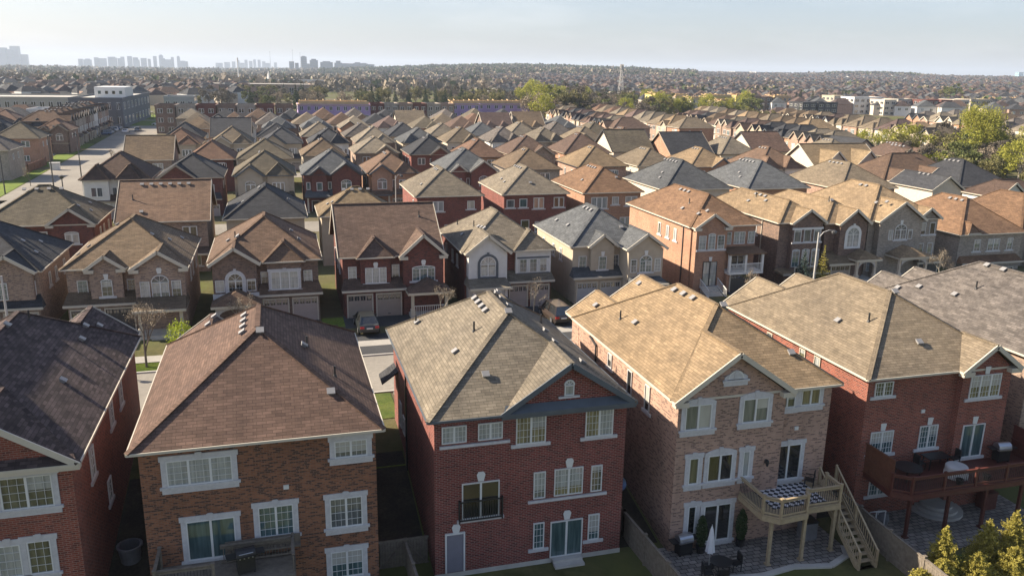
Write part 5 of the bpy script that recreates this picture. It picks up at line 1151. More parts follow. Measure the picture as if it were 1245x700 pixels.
m = MB(); m.lathe([(0, .02), (.2, .05), (.36, .13), (.36, .15), (.2, .07), (0, .04)], 16); o = m.build('dish', 'paint_blue', sdh, (.2, -.1, .2)); o.rotation_euler = (R(70), 0, R(20)); m = MB(); m.bar((-.35, 0, 0), (.15, 0, .15), .05); m.build('bracket', 'steel_pole', sdh)
ac = empty('garden_cart', (31.5, 34.3, -2.54)); tag(ac, 'white framed garden cart by the fence under the red deck', 'cart'); m = MB()
for x in (-.3, .3):
    m.bar((x, -.2, 0), (x, -.2, 1.1), .05); m.bar((x, .3, 0), (x, .3, .8), .05); m.bar((x, -.2, 1.1), (x, .3, .8), .05)
m.bar((-.3, -.2, 1.1), (.3, -.2, 1.1), .05); m.bar((-.3, .3, .8), (.3, .3, .8), .05); m.build('frame', 'trim_white', ac); m = MB(); m.lathe([(0, 0), (.3, .0), (.38, .35), (.3, .7), (0, .75)], 14, 0, (.6, .3, 0)); m.build('tank', 'grey_plastic', ac)
m = MB(); m.box(0, 1.1, .0, .5, 0, .3); m.box(.1, 1.0, .02, .45, .3, .5)
m2 = empty('stone_steps', (36.3, 34.9, -2.54)); tag(m2, 'broad rounded grey stone steps below the patio door under the red deck', 'steps')
q = MB()
for i in range(3): q.lathe([(0, 0), (1.5-.3*i, 0), (1.5-.3*i, .16+.0), (0, .16)], 20, 0, (0, .3, .16*i))
q.build('step', 'concrete', m2)

# ------------------------------------------------------------------ plants
def quads(n, rng, pos, size, flat=.0, up=None, asp=.6):
    """n small leaf quads: positions (n,3), sizes (n,), random orientation"""
    d = rng.normal(size=(n, 3)); d /= np.linalg.norm(d, axis=1, keepdims=True)
    if up is not None: d[:, 2] = d[:, 2]*.5+up
    d /= np.linalg.norm(d, axis=1, keepdims=True)
    a = rng.normal(size=(n, 3)); a -= (a*d).sum(1, keepdims=True)*d; a /= np.linalg.norm(a, axis=1, keepdims=True); b = np.cross(d, a)
    s = size[:, None]; V = np.stack([pos-a*s-b*s*asp, pos+a*s-b*s*asp, pos+a*s+b*s*asp, pos-a*s+b*s*asp], 1).reshape(-1, 3); return V
def quadmesh(name, V, mat, mats=None, mi=None):
    n = len(V)//4; me = bpy.data.meshes.new(name)
    me.vertices.add(n*4); me.vertices.foreach_set('co', V.astype(np.float32).ravel())
    me.loops.add(n*4); me.loops.foreach_set('vertex_index', np.arange(n*4, dtype=np.int32))
    me.polygons.add(n); me.polygons.foreach_set('loop_start', np.arange(0, n*4, 4, dtype=np.int32)); me.polygons.foreach_set('loop_total', np.full(n, 4, dtype=np.int32))
    for m_ in (mats or [mat]): me.materials.append(MATS[m_])
    if mi is not None: me.polygons.foreach_set('material_index', mi.astype(np.int32))
    me.update(calc_edges=True); return me
def skeleton(rng, H, r, levels=4, spread=.6, up=.35, split=(3, 4), first=.3, nseg=6, shrink=.68):
    """branching trunk: returns MB and the tips"""
    m = MB(); tips = []
    def grow(p, d, L, rad, lev):
        q = p+d*L; m.tube(p, q, rad, rad*.72, nseg if lev < 2 else 3, cap=False)
        if lev >= levels: tips.append((q, d)); return
        k = rng.integers(split[0], split[1]+1)
        for i in range(k):
            t = 1.0 if i == 0 else rng.uniform(.45, 1.0); a = rng.uniform(0, 2*math.pi)
            sp = spread*(.35 if i == 0 else rng.uniform(.7, 1.2))
            ax = Vector((math.cos(a), math.sin(a), 0)); nd = (d+ax*sp+Vector((0, 0, up*.5))).normalized()
            grow(p+d*L*t, nd, L*shrink*rng.uniform(.8, 1.15), rad*.62, lev+1)
    grow(Vector((0, 0, -.1)), Vector((0, 0, 1)), H*first, r, 0); return m, tips
def bare_tree(label, loc, H, seed, leaf=None, nleaf=0, mat='bark', spread=.6, r=.09, lv=5, cat='tree', name='bare_tree', group=None, ls=.06):
    rng = np.random.default_rng(seed); m, tips = skeleton(rng, H, r, lv, spread, split=(2, 3))
    root = empty(name, loc); tag(root, label, cat, group); m.build('trunk', mat, root)
    if leaf:
        T = np.array([list(t[0]) for t in tips]); i = rng.integers(0, len(T), nleaf); P = T[i]+rng.normal(size=(nleaf, 3))*H*.03
        link('crown', quadmesh('crown', quads(nleaf, rng, P, rng.uniform(.5, 1.3, nleaf)*ls), leaf), root)
    return root
bare_tree('bare young street tree on the sunlit verge in front of the tan roofed house', (-10.3, 63.7, .05), 6.2, 3, 'leaf_twig', 1500, r=.10, spread=.55, ls=.035)
bare_tree('small bare tree in front of the arched stone portico', (-3.6, 69.5, .2), 4.2, 5, 'leaf_twig', 900, r=.06, mat='bark_pale', ls=.03)
bare_tree('thin bare tree beside the porch of the red brick house with the car', (13.4, 69.5, .2), 4.2, 6, 'leaf_twig', 900, r=.06, mat='bark_pale', ls=.03)
bare_tree('spreading bare shrub tree in front of the pale stucco house', (22.2, 70.0, .2), 4.6, 7, 'leaf_twig', 900, r=.07, mat='bark_pale', spread=.8, ls=.03)
bare_tree('bare tree beside the steps of the tall orange brick house', (44.0, 69.3, .1), 4.4, 8, 'leaf_twig', 1300, r=.08, spread=.5, mat='bark_pale', ls=.035)
bare_tree('bare rounded tree in front of the grey stone house, behind the grey brown roof', (67.8, 70.0, .1), 5.0, 9, 'leaf_twig', 1500, r=.08, spread=.7, mat='bark_pale', ls=.035)
def bush(label, loc, rx, rz, n, leaf, seed, size=.09, name='bush', cat='bush', group=None, stems=True):
    rng = np.random.default_rng(seed); root = empty(name, loc); tag(root, label, cat, group)
    u = rng.normal(size=(n, 3)); u /= np.linalg.norm(u, axis=1, keepdims=True); rad = rng.uniform(.35, 1, n)**.5
    lump = 1+.28*np.sin(u[:, 0]*5+seed)*np.cos(u[:, 1]*4+seed*2)+.15*np.sin(u[:, 2]*7)
    P = u*(rad*lump)[:, None]*np.array([rx, rx, rz])+np.array([0, 0, rz*.95])
    link('foliage', quadmesh('foliage', quads(n, rng, P, rng.uniform(.6, 1.4, n)*size), leaf), root)
    m = MB()
    for k in range(6): a = rng.uniform(0, 6.28); m.tube((0, 0, 0), (math.cos(a)*rx*.6, math.sin(a)*rx*.6, rz*1.3), .03, .01, 4, cap=False)
    m.build('stem', 'bark', root); return root
bush('lime green budding bush beside the porch of the tan roofed house', (-8.1, 66.8, .1), 1.1, 1.35, 1500, 'leaf_lime', 2, .055)
bush('dark green shrub by the garage of the house at the left edge', (-19.2, 68.3, .1), .5, .6, 400, 'leaf_fresh', 3, .06)
for i, (x, y) in enumerate(((20.55, 34.5), (22.95, 34.55))):
    rng = np.random.default_rng(20+i); root = empty('potted_cedar', (x, y, -2.53)); tag(root, ['narrow dark cedar in a black pot left of the patio doors', 'narrow dark cedar in a black pot right of the patio doors'][i], 'potted plant')
    m = MB(); m.lathe([(0, 0), (.2, 0), (.27, .42), (.24, .42), (.22, .36), (0, .36)], 12); m.build('pot', 'black_plastic', root)
    n = 1500; z = rng.uniform(0, 1, n); a = rng.uniform(0, 6.28, n); r_ = .30*np.sin(np.clip(z*.94+.06, 0, 1)*math.pi)**.6*rng.uniform(.4, 1.05, n)
    link('foliage', quadmesh('foliage', quads(n, rng, np.stack([r_*np.cos(a), r_*np.sin(a), .4+z*1.75], 1), rng.uniform(.03, .06, n)), 'leaf_dark'), root)
def conifer(label, loc, H, rad, seed, leaf, n=2600, size=.07, name='conifer', power=1.0, group=None, whorls=16):
    rng = np.random.default_rng(seed); root = empty(name, loc); tag(root, label, 'conifer', group)
    m = MB(); m.tube((0, 0, -.1), (0, 0, H*.98), rad*.09, .01, 6); P = []
    for w_ in range(whorls):
        t = (w_+.5)/whorls; z = H*(.06+.90*t); L = rad*(1-t)**power*rng.uniform(.85, 1.15)+.06
        nb = int(9-4*t)
        for k in range(nb):
            a = 2*math.pi*k/nb+w_*1.3+rng.uniform(-.3, .3); l_ = L*rng.uniform(.7, 1.2); lift = rng.uniform(.15, .5)
            tip = Vector((math.cos(a)*l_, math.sin(a)*l_, z+l_*lift)); m.tube((0, 0, z), tip, .015*rad, .004, 3, cap=False)
            q = max(3, int(n*l_/(whorls*7*rad*.55))); s_ = rng.uniform(.1, 1.05, q)
            P.append(np.stack([math.cos(a)*l_*s_+rng.normal(size=q)*.09*l_, math.sin(a)*l_*s_+rng.normal(size=q)*.09*l_, z+l_*lift*s_+rng.normal(size=q)*.08*l_], 1))
    P = np.concatenate(P); n_ = len(P); P = np.concatenate([P, np.stack([rng.normal(size=60)*.04, rng.normal(size=60)*.04, H*rng.uniform(.85, 1.03, 60)], 1)])
    m.build('trunk', 'bark', root); link('foliage', quadmesh('foliage', quads(len(P), rng, P, rng.uniform(.6, 1.4, len(P))*size, up=.2, asp=.28), leaf), root); return root
for i, (x, y, H, rad, lab) in enumerate(((31.2, 29.3, 3.0, .75, 'golden green conifer at the foot of the fence in the bottom right corner'), (29.2, 28.4, 1.5, .7, 'low golden green conifer cut by the bottom edge right of the deck stairs'), (30.3, 28.3, 1.9, .8, 'short golden green conifer second from the left in the bottom right clump'), (33.9, 29.3, 3.0, .8, 'golden green conifer right of the dark gap in the bottom right clump'), (35.2, 29.0, 3.5, .85, 'tallest golden green conifer of the bottom right clump'), (32.4, 28.3, 2.0, .8, 'short golden green conifer below the dark gap in the bottom right clump'), (36.6, 28.7, 3.0, .9, 'golden green conifer at the right edge of the bottom right clump'), (34.4, 28.0, 2.2, .9, 'squat golden green conifer lowest in the bottom right clump'), (36.0, 27.6, 2.4, .9, 'golden green conifer filling the bottom right corner'))):
    conifer(lab, (x, y, -2.6), H, rad, 40+i, 'leaf_gold', 11000, .048, power=.6, group=None, whorls=24)
conifer('dark blue spruce in front of the narrow dark brick house', (51.9, 71.5, .1), 4.6, 1.5, 60, 'leaf_blue', 3500, .07)
conifer('slim golden spruce in front of the narrow dark brick house', (54.2, 71.5, .1), 4.9, 1.0, 61, 'leaf_gold', 2600, .06)

# tree kinds for the middle distance, each built once and copied
def crown_tree(name, label, H, R_, leaf, n, seed, size, trunk='bark', trunkH=.3, lv=3, gapy=.5, nclump=26, spread=.6):
    rng = np.random.default_rng(seed); root = empty(name, (0, 0, 0)); tag(root, label, 'tree')
    m, tips = skeleton(rng, H, H*.022, lv, spread, first=trunkH, split=(3, 4), nseg=5); m.build('trunk', trunk, root)
    c = rng.normal(size=(nclump, 3)); c /= np.linalg.norm(c, axis=1, keepdims=True); c *= rng.uniform(.3, 1, (nclump, 1))**.6
    c = c*np.array([R_, R_, H*.36])+np.array([0, 0, H*.63]); cr = rng.uniform(.16, .36, nclump)*R_*1.1
    i = rng.integers(0, nclump, n); d = rng.normal(size=(n, 3)); d /= np.linalg.norm(d, axis=1, keepdims=True); P = c[i]+d*(cr[i]*rng.uniform(.3, 1.1, n)**.6)[:, None]*np.array([1, 1, .8])
    link('crown', quadmesh('crown', quads(n, rng, P, rng.uniform(.6, 1.4, n)*size), leaf), root); return root
# the big pale limbed willow on the right
def willow():
    rng = np.random.default_rng(77); root = empty('willow_tree', (170.5, 172, 0)); tag(root, 'big yellow green tree with pale bare limbs, tallest of the clump at the right', 'tree')
    m, tips = skeleton(rng, 20.0, .55, 4, .85, up=.42, split=(3, 4), first=.30, nseg=7, shrink=.70); m.build('trunk', 'bark_pale', root)
    T = np.array([list(t[0]) for t in tips]); n = 20000; i = rng.integers(0, len(T), n); P = T[i]+rng.normal(size=(n, 3))*np.array([.9, .9, 1.0]); P[:, 2] -= rng.exponential(.7, n)
    link('crown', quadmesh('crown', quads(n, rng, P, rng.uniform(.07, .17, n)), 'leaf_willow'), root)
willow()
KIND = dict(
    bud=crown_tree('budding_tree', 'x', 11, 4.2, 'leaf_bud', 2600, 11, .20), grey=crown_tree('bare_wood_tree', 'x', 12, 4.6, 'leaf_grey', 2400, 12, .19, lv=4),
    fresh=crown_tree('leafing_tree', 'x', 11.5, 4.4, 'leaf_fresh', 2600, 13, .22), will=crown_tree('yellow_willow', 'x', 13, 5.4, 'leaf_willow', 2600, 14, .20, 'bark_pale'),
    twig=crown_tree('brown_tree', 'x', 10, 4.4, 'leaf_twig', 2300, 15, .17, lv=4), pine=conifer('x', (0, 0, 0), 13, 3.0, 16, 'leaf_dark', 2600, .28, name='pine_tree', whorls=12),
    pine2=conifer('x', (0, 0, 0), 11, 2.6, 17, 'leaf_dark', 2200, .26, name='pine_tree', power=.8, whorls=11))
KW = dict(bud='olive green budding', grey='grey brown leafless', fresh='fresh green', will='yellow green', twig='brown twiggy', pine='tall dark green pine', pine2='dark green pine')
used = set()
def plant(kind, x, y, s, label, group=None):
    o = KIND[kind]
    if kind in used: o = copy_tree(o)
    used.add(kind); o.location = (x, y, float(gz(x, y))-.1); o.rotation_euler = (0, 0, random.uniform(0, 6.28)); o.scale = (s*random.uniform(.85, 1.15), s*random.uniform(.85, 1.15), s)
    o['label'] = label
    if group: o['group'] = group
def pxdir(px): return math.tan(math.atan((px-622.5)/1000)+yaw)
clump = [('will', 164, 186, .78), ('will', 158, 196, .62), ('bud', 168, 196, .7), ('twig', 160, 176, .55), ('twig', 166, 168, .6), ('fresh', 178, 168, .72), ('bud', 184, 172, .75), ('twig', 186, 184, .95), ('twig', 193, 190, 1.0), ('grey', 180, 190, .9), ('bud', 190, 172, .8), ('twig', 152, 186, .5), ('twig', 150, 176, .42), ('will', 172, 205, .6), ('grey', 198, 200, .9), ('bud', 176, 158, .55), ('twig', 182, 160, .6), ('twig', 156, 168, .45), ('bud', 192, 164, .7), ('fresh', 164, 160, .38), ('grey', 205, 205, .8), ('bud', 146, 196, .45)]
for i, (k, x, y, s) in enumerate(sorted(clump, key=lambda c: math.atan2(c[1], c[2]))):
    plant(k, x, y, s, f"{KW[k]} tree, {ORD[i] if i < 20 else str(i+1)+'th'} from the left around the big willow", 'trees and bushes around the big willow')
rq = random.Random(4); more = []
for i in range(84):
    px = rq.uniform(1082, 1255); yy = rq.uniform(128, 215)
    more.append((px, pxdir(px)*yy, yy, rq.choice(['twig', 'twig', 'bud', 'grey', 'bud', 'fresh', 'will', 'twig']), rq.uniform(.4, .8)))
for i, (px, x, yy, k, s) in enumerate(sorted(more)): plant(k, x, yy, s, f"low {KW[k]} tree, {ORD[i] if i < 20 else str(i+1)+'th'} from left in the scrub below the willow", 'scrub below the big willow')
rng_ = random.Random(21); belt = []
for i in range(230):
    px = rng_.uniform(225, 905) if i < 130 else rng_.uniform(440, 830)
    y = rng_.uniform(455, 640) if px < 600 else rng_.uniform(440, 560) if px < 780 else rng_.uniform(375, 420)
    if px > 640 and rng_.random() < .35: y = rng_.uniform(330, 400)
    x = pxdir(px)*y
    k = rng_.choice(['bud', 'grey', 'pine', 'pine2', 'fresh', 'twig', 'grey', 'bud'] if px < 620 else ['bud', 'grey', 'twig', 'twig', 'bud', 'fresh', 'grey', 'will'])
    belt.append((px, k, x, y, rng_.uniform(.72, 1.1)*(1.3 if 635 < px < 700 else 1)))
belt.sort()
cnt = {}
for px, k, x, y, s in belt:
    cnt[k] = cnt.get(k, 0)+1; c_ = cnt[k]
    o_ = ORD[c_-1] if c_ <= 20 else f"{c_}th"
    plant(k, x, y, s, f"{KW[k]}{' tree' if 'pine' not in k else ''} in the wood behind the houses, {o_} such from left", 'trees of the wood behind the house rows')
for i, px in enumerate(range(905, 1012, 8)):
    x, y = pxdir(px)*(490+rng_.uniform(-15, 15)), 490; plant('pine' if i % 3 else 'pine2', x, y, rng_.uniform(.8, 1.1), f"dark pine in the row behind the town houses, {ORD[i]} from the left", 'row of dark pines behind the town houses')
for i, (px, y, k, s) in enumerate(((842, 330, 'fresh', .8), (905, 300, 'bud', .9), (925, 305, 'bud', .8), (960, 320, 'pine', .7), (1140, 560, 'fresh', 1.5), (1128, 570, 'bud', 1.2), (1085, 470, 'bud', .8), (1060, 480, 'bud', .8))):
    plant(k, pxdir(px)*y, y, s, [f"leafy green tree in front of the yellow wrapped building", "round budding tree left of the pale house by the town houses", "budding tree touching the pale house by the town houses", "lone pine in front of the white town houses", "large green tree out in the far suburb at the right", "smaller tree left of the large green one in the far suburb", "low olive tree behind the town houses, nearer of two", "low olive tree behind the town houses, further of two"][i])
for i, (x, y) in enumerate(((-44, 170), (-30, 178), (-60, 250), (-54, 262), (-70, 345), (-60, 352), (-52, 360), (-64, 365), (-49, 380), (-58, 395), (-36, 205))):
    bare_tree(f"young bare boulevard tree by the wide road at the left, {ORD[i]} from the near end", (x if y > 200 or i < 2 else x, y, 0), 5.0, 200+i, 'leaf_twig', 160, r=.07, lv=4, group='young trees along the road')
for k, o in KIND.items():
    if k not in used: plant(k, pxdir(600)*600, 600, 1, f"{KW[k]} tree alone behind the wood")

# ------------------------------------------------------------------ cars
def car(label, loc, rz=0, paint='paint_dark', suv=False, full=True, group=None):
    r = empty('parked_car', loc, rz); tag(r, label, 'car', group)
    L, W_, hb, ht = 4.6, 1.82, .92, 1.45 if not suv else 1.7
    def mkbody():
        m = MB(); st = [(-2.3, .74, .45, .70), (-2.22, .84, .30, .90), (-1.6, .90, .24, .95), (0, .91, .22, .93), (1.3, .90, .24, .88), (2.1, .82, .28, .74), (2.3, .70, .42, .60)]
        sec = lambda s: [(-s[1]*.92, s[0], s[2]), (-s[1], s[0], (s[2]+s[3])/2), (-s[1]*.93, s[0], s[3]), (0, s[0], s[3]+.035), (s[1]*.93, s[0], s[3]), (s[1], s[0], (s[2]+s[3])/2), (s[1]*.92, s[0], s[2])]
        for a, b in zip(st, st[1:]):
            A, B_ = sec(a), sec(b)
            for i in range(6): m.face([A[i], A[i+1], B_[i+1], B_[i]])
            m.face([A[6], A[0], B_[0], B_[6]])
        m.face(sec(st[0])[::-1]); m.face(sec(st[-1]))
        # roof panel
        z = ht; a, b = (-1.25, .45) if not suv else (-1.9, .5)
        m.slab([(-.60, a, z-.02), (.60, a, z-.02), (.62, b, z-.02), (-.62, b, z-.02)], .04)
        for sx in (-1, 1):
            m.bar((sx*.6, a, z-.03), (sx*.80, a-(.75 if not suv else .3), hb-.02), .09, .06); m.bar((sx*.62, b, z-.03), (sx*.80, b+.75, hb-.04), .08, .06); m.bar((sx*.62, -.4, z-.03), (sx*.82, -.42, hb-.02), .07, .05)
        return m.mesh('body', [paint])
    def mkglass():
        m = MB(); z = ht-.05; a, b = (-1.25, .45) if not suv else (-1.9, .5); da = .75 if not suv else .3
        T_ = [(-.57, a, z), (.57, a, z), (.59, b, z), (-.59, b, z)]; B_ = [(-.79, a-da, hb-.05), (.79, a-da, hb-.05), (.79, b+.75, hb-.05), (-.79, b+.75, hb-.05)]
        for i in range(4): m.face([B_[i], B_[(i+1) % 4], T_[(i+1) % 4], T_[i]])
        return m.mesh('window', ['glass_dark'])
    link('body', shared(('car', paint, suv), mkbody), r); link('window', shared(('carg', suv), mkglass), r)
    def mkw():
        m = MB(); m.tube((-.11, 0, 0), (.11, 0, 0), .33, .33, 16, 0); return m.mesh('wheel', ['tyre'])
    def mkrim():
        m = MB(); m.tube((-.125, 0, 0), (.125, 0, 0), .2, .2, 10, 0); return m.mesh('rim', ['rim'])
    for x in (-.8, .8):
        for y in (-1.42, 1.42):
            w_ = link('wheel', shared('wheel', mkw), r, (x, y, .33)); 
            if full: link('rim', shared('rim', mkrim), w_)
    if full:
        for sx in (-1, 1):
            m = MB(); m.box(sx*.62-.17, sx*.62+.17, -2.31, -2.2, .66, .84); m.build('tail_light', 'tail_red', r)
            m = MB(); m.box(sx*.6-.17, sx*.6+.17, 2.1, 2.26, .56, .69); m.build('headlight', 'headlight', r)
            m = MB(); m.box(sx*.95-.09, sx*.95+.09, .75, .88, .9, 1.02); m.build('mirror', paint, r)
        m = MB(); m.box(-.26, .26, -2.325, -2.28, .62, .74); m.build('number_plate', 'trim_white', r)
        m = MB(); m.box(-.78, .78, -2.36, -2.2, .36, .50); m.build('bumper', 'black_plastic', r)
    return r
car('dark sedan parked nose in on the drive of the red brick house, seen from behind', (6.7, 69.2, .22), .03)
car('dark brown van mostly hidden behind the near end of the golden roof', (23.7, 68.4, .22), .05, 'paint_brown', True)
car('dark car parked on the drive below the white railed balcony, half hidden', (46.7, 69.0, .22), .0, 'paint_silver')
cc = [('paint_blue', 'dark blue'), ('paint_silver', 'silver'), ('paint_dark', 'black'), ('paint_white', 'white'), ('paint_blue', 'blue'), ('paint_silver', 'grey'), ('paint_dark', 'dark'), ('paint_white', 'white'), ('paint_blue', 'navy'), ('paint_dark', 'dark grey')]
k = 0
for j in range(2):
    for i in range(6):
        y = 296+i*5.5; p = cc[k % 10]; car(f"{p[1]} car by the town houses, {ORD[i]} from near end of the {'kerb' if j == 0 else 'house'} side line", (road_c(y)-9.3-j*5.6, y, .05), math.pi/2+.1, p[0], k % 3 == 0, False, 'cars parked by the town houses'); k += 1
car('white car crossing the junction at the far end of the wide road', (-43.0, 345, .05), 1.4, 'paint_white', False, False)
car('white car driving down the wide road past the parked cars', (-48.5, 306, .05), 0, 'paint_white', False, False); car('silver car parked at the kerb beside the white one on the wide road', (-45.5, 312, .05), 0, 'paint_silver', True, False)

# ------------------------------------------------------------------ poles and lamps
def lamp(label, loc, H, arm=1.6, rz=0, mat='steel_pole', group=None, lantern=False):
    r = empty('street_lamp', loc, rz); tag(r, label, 'street lamp', group)
    m = MB(); m.tube((0, 0, -.1), (0, 0, H), .12, .07, 8); m.build('pole', mat, r)
    m = MB(); m.tube((0, 0, -.05), (0, 0, .35), .2, .14, 8); m.build('base', mat, r)
    if lantern: m = MB(); m.lathe([(0, .55), (.38, .42), (.40, .36), (.16, 0), (0, 0)], 10); m.build('lantern', 'dark_pole', r, (0, 0, H))
    else:
        m = MB(); pts = [(0, 0, H-.6), (arm*.3, 0, H), (arm*.65, 0, H+.18), (arm, 0, H+.1)]; [m.bar(a, b, .06) for a, b in zip(pts, pts[1:])]; m.build('arm', mat, r)
        m = MB(); m.lathe([(0, .18), (.2, .1), (.26, -.05), (.2, -.2), (0, -.24)], 10); m.build('lamp_head', 'dark_pole', r, (arm, 0, H))
    return r
lamp('pale concrete lamp pole with dark head at the left edge', (-19.6, 65.4, 0), 7.2, -.4)
lamp('pale lamp post with curved arm in front of the arched window between the golden roofs', (49.3, 66.2, .1), 7.6, 1.7)
lamp('white lamp post standing between the golden hipped roof and the taupe roofed red house', (17.2, 125.2, 0), 6.5, .9)
lamp('tall dark pole rising from behind the olive roof beside the road', (-35.0, 148, 0), 11, .3, mat='dark_pole'); lamp('tall dark pole further along the wide road by the timber fence', (-37.2, 178.9, 0), 9, -.5, mat='dark_pole')
lamp('short dark lantern post behind the row of ridge vents at the left', (-29.0, 127.4, 0), 6.6, 0, mat='dark_pole', lantern=True); lamp('dark lamp post on the green corner at the left edge', (-45.5, 160, 0), 7, -.6, mat='dark_pole')
for i, y in enumerate((210, 245, 285, 330)): lamp(f"dark pole beside the wide road, {ORD[i]} from the near end of the far four", (road_c(y)-9, y, 0), 8.5, 1.2, mat='dark_pole', group='lamp poles along the wide road')
fence('brown timber fence round the yard left of the road', [(-58, 192), (-49.8, 192), (-49.6, 206)], 0, 1.9, 'wood_brown')
bx = empty('utility_box', (-45.6, 196, 0)); tag(bx, 'pale utility box on the grass strip beside the wide road', 'utility box'); m = MB(); m.box(-.9, .9, -.5, .5, 0, 1.7); m.build('cabinet', 'trim_white', bx); m = MB(); m.box(-1, 1, -.6, .6, 1.7, 1.8); m.build('lid', 'trim_stone', bx)

# ------------------------------------------------------------------ larger buildings, masts
def block(label, x0, x1, y0, y1, z1, wall, roof='roof_gravel', z0=0, cat='building', rows=2, n=8, glass='glass_dark', par=.6, frame='trim_white', name='building', ww=.55, side=True, group=None, rz=0):
    r = empty(name, (x0, y0, z0), rz); tag(r, label, cat, group); W_, D, H = x1-x0, y1-y0, z1-z0
    m = MB(); m.box(0, W_, 0, D, -.5, H, 0, 'tb'); m.box(-.1, W_+.1, -.1, .15, H-.1, H+par, 0); m.box(-.1, W_+.1, D-.15, D+.1, H-.1, H+par); m.box(-.1, .15, .15, D-.15, H-.1, H+par); m.box(W_-.15, W_+.1, .15, D-.15, H-.1, H+par); m.build('wall', wall, r)
    m = MB(); m.box(.1, W_-.1, .1, D-.1, H-.3, H); m.build('roof', roof, r)
    fh = H/rows
    for j in range(rows):
        for i in range(n):
            w_ = W_/n*ww; add_window(r, W_*(i+.5)/n, 0, j*fh+fh*.28, w_, fh*.5, 2, None, None, 'none', 2, 0, glass, 'trim_stone', frame)
        if side:
            k = max(1, int(D/W_*n)); k = min(k, 8)
            for f, x, a in (('l', 0, -math.pi/2), ('r', W_, math.pi/2)):
                for i in range(k): add_window(r, x, D*(i+.5)/k, j*fh+fh*.28, D/k*ww, fh*.5, 2, None, None, 'none', 2, a, glass, 'trim_stone', frame)
    return r
sc = block('long low beige school with a band of dark windows behind the left houses', -112, -72, 345, 380, 9.8, 'school_beige', rows=2, n=14)
sd_ = block('dark grey school wing with flat pale roof, right end of the long school', -70, -52.5, 330, 400, 10.2, 'school_dark', rows=2, n=6, ww=.4)
m = MB(); m.box(6.5, 17, 12, 30, 10.2, 14.2); m.build('roof_box', 'trim_white', sd_)
for i in range(4): add_window(sd_, 8.2+i*2.4, 12, 11.6, 1.2, 1.3, 1, None, None, 'none', 2)
block('white two storey block behind the orange roofed house at the left', -76, -62, 300, 314, 7.6, 'stucco_white', rows=2, n=4)
block('low blue grey hall beyond the school wing', -49, -36, 420, 440, 8, 'paint_silver', rows=1, n=4)
block('broad flat pale industrial hall beside the far end of the road', -58, 30, 700, 760, 9, 'brick_fawn', rows=1, n=14)
for i, (px, y, w_, h_, c_) in enumerate(((40, 900, 60, 7, 'trim_stone'), (120, 1100, 110, 8, 'stucco_white'), (215, 1000, 120, 8, 'stucco_white'), (348, 950, 60, 9, 'stucco_white'), (375, 1000, 40, 8, 'trim_stone'), (590, 900, 40, 7, 'stucco_white'), (615, 880, 50, 7, 'stucco_white'), (150, 800, 50, 8, 'stucco_sand'), (880, 2600, 90, 10, 'stucco_white'), (905, 2500, 70, 10, 'stucco_white'))):
    x = pxdir(px)*y; block(f"{'white' if 'white' in c_ else 'pale'} flat distant shed in the wooded plain, {ORD[i]} from the left", x, x+w_, y, y+40, h_+float(gz(x, y)), c_, z0=float(gz(x, y)), rows=1, n=4, side=False, name='warehouse', cat='warehouse', group='pale sheds in the distance')
# half built town houses wrapped in purple sheeting
def site(label, x0, x1, y, d, H, wrap, top='plywood', n=8, gl='panel_black'):
    r = block(label, x0, x1, y, y+d, H, wrap, top, rows=3, n=n, glass=gl, par=.1, frame='trim_white', name='unfinished_townhouse', cat='town house', ww=.45)
    m = MB(); W_ = x1-x0
    m.box(-.3, W_+.3, -.3, d+.3, H-.35, H-.12); m.box(.5, W_-.5, .5, .7, H, H+1.1); m.box(.5, W_-.5, d*.5, d*.5+.2, H, H+1.3)
    k = int(W_/2.2)
    for i in range(k): m.bar((1+i*2.2, .6, H+.1), (1+i*2.2, d-.6, H+1.2+.3*math.sin(i*2.1)), .14, .3); m.box(i*2.2+.6, i*2.2+.75, .45, .75, H, H+1.5)
    m.build('roof_framing', 'plywood', r); return r
site('purple wrapped half built town house block with bare plywood roof frame', 8.5, 35, 320, 14, 9.2, 'housewrap_purple', n=10)
site('shorter purple wrapped half built block right of the long one', 70, 82, 338, 13, 9.0, 'housewrap_purple', n=4); site('long purple and grey wrapped half built block next to the wood', 84, 118, 352, 13, 8.6, 'housewrap_purple', n=10)
for i in range(6): block(f"attached town house with dark roof between half built blocks, {ORD[i]} from the left", 36+i*5.6, 41.4+i*5.6, 330, 342, 8.8, ['brick_maroon', 'brick_greystone', 'brick_fawn'][i % 3], 'shingle_charcoal', rows=3, n=2, name='town_house', cat='town house', side=False, frame='trim_white')
for i in range(7): block(f"dark town house with black roof left of the purple wrapped block, {ORD[i]} from the left", -38+i*6.4, -31.9+i*6.4, 300+i*1.0, 313+i*1.0, 9.0, ['brick_umberbrick', 'brick_greystone', 'brick_maroon'][i % 3], 'shingle_charcoal', rows=3, n=2, name='town_house', cat='town house', side=False)
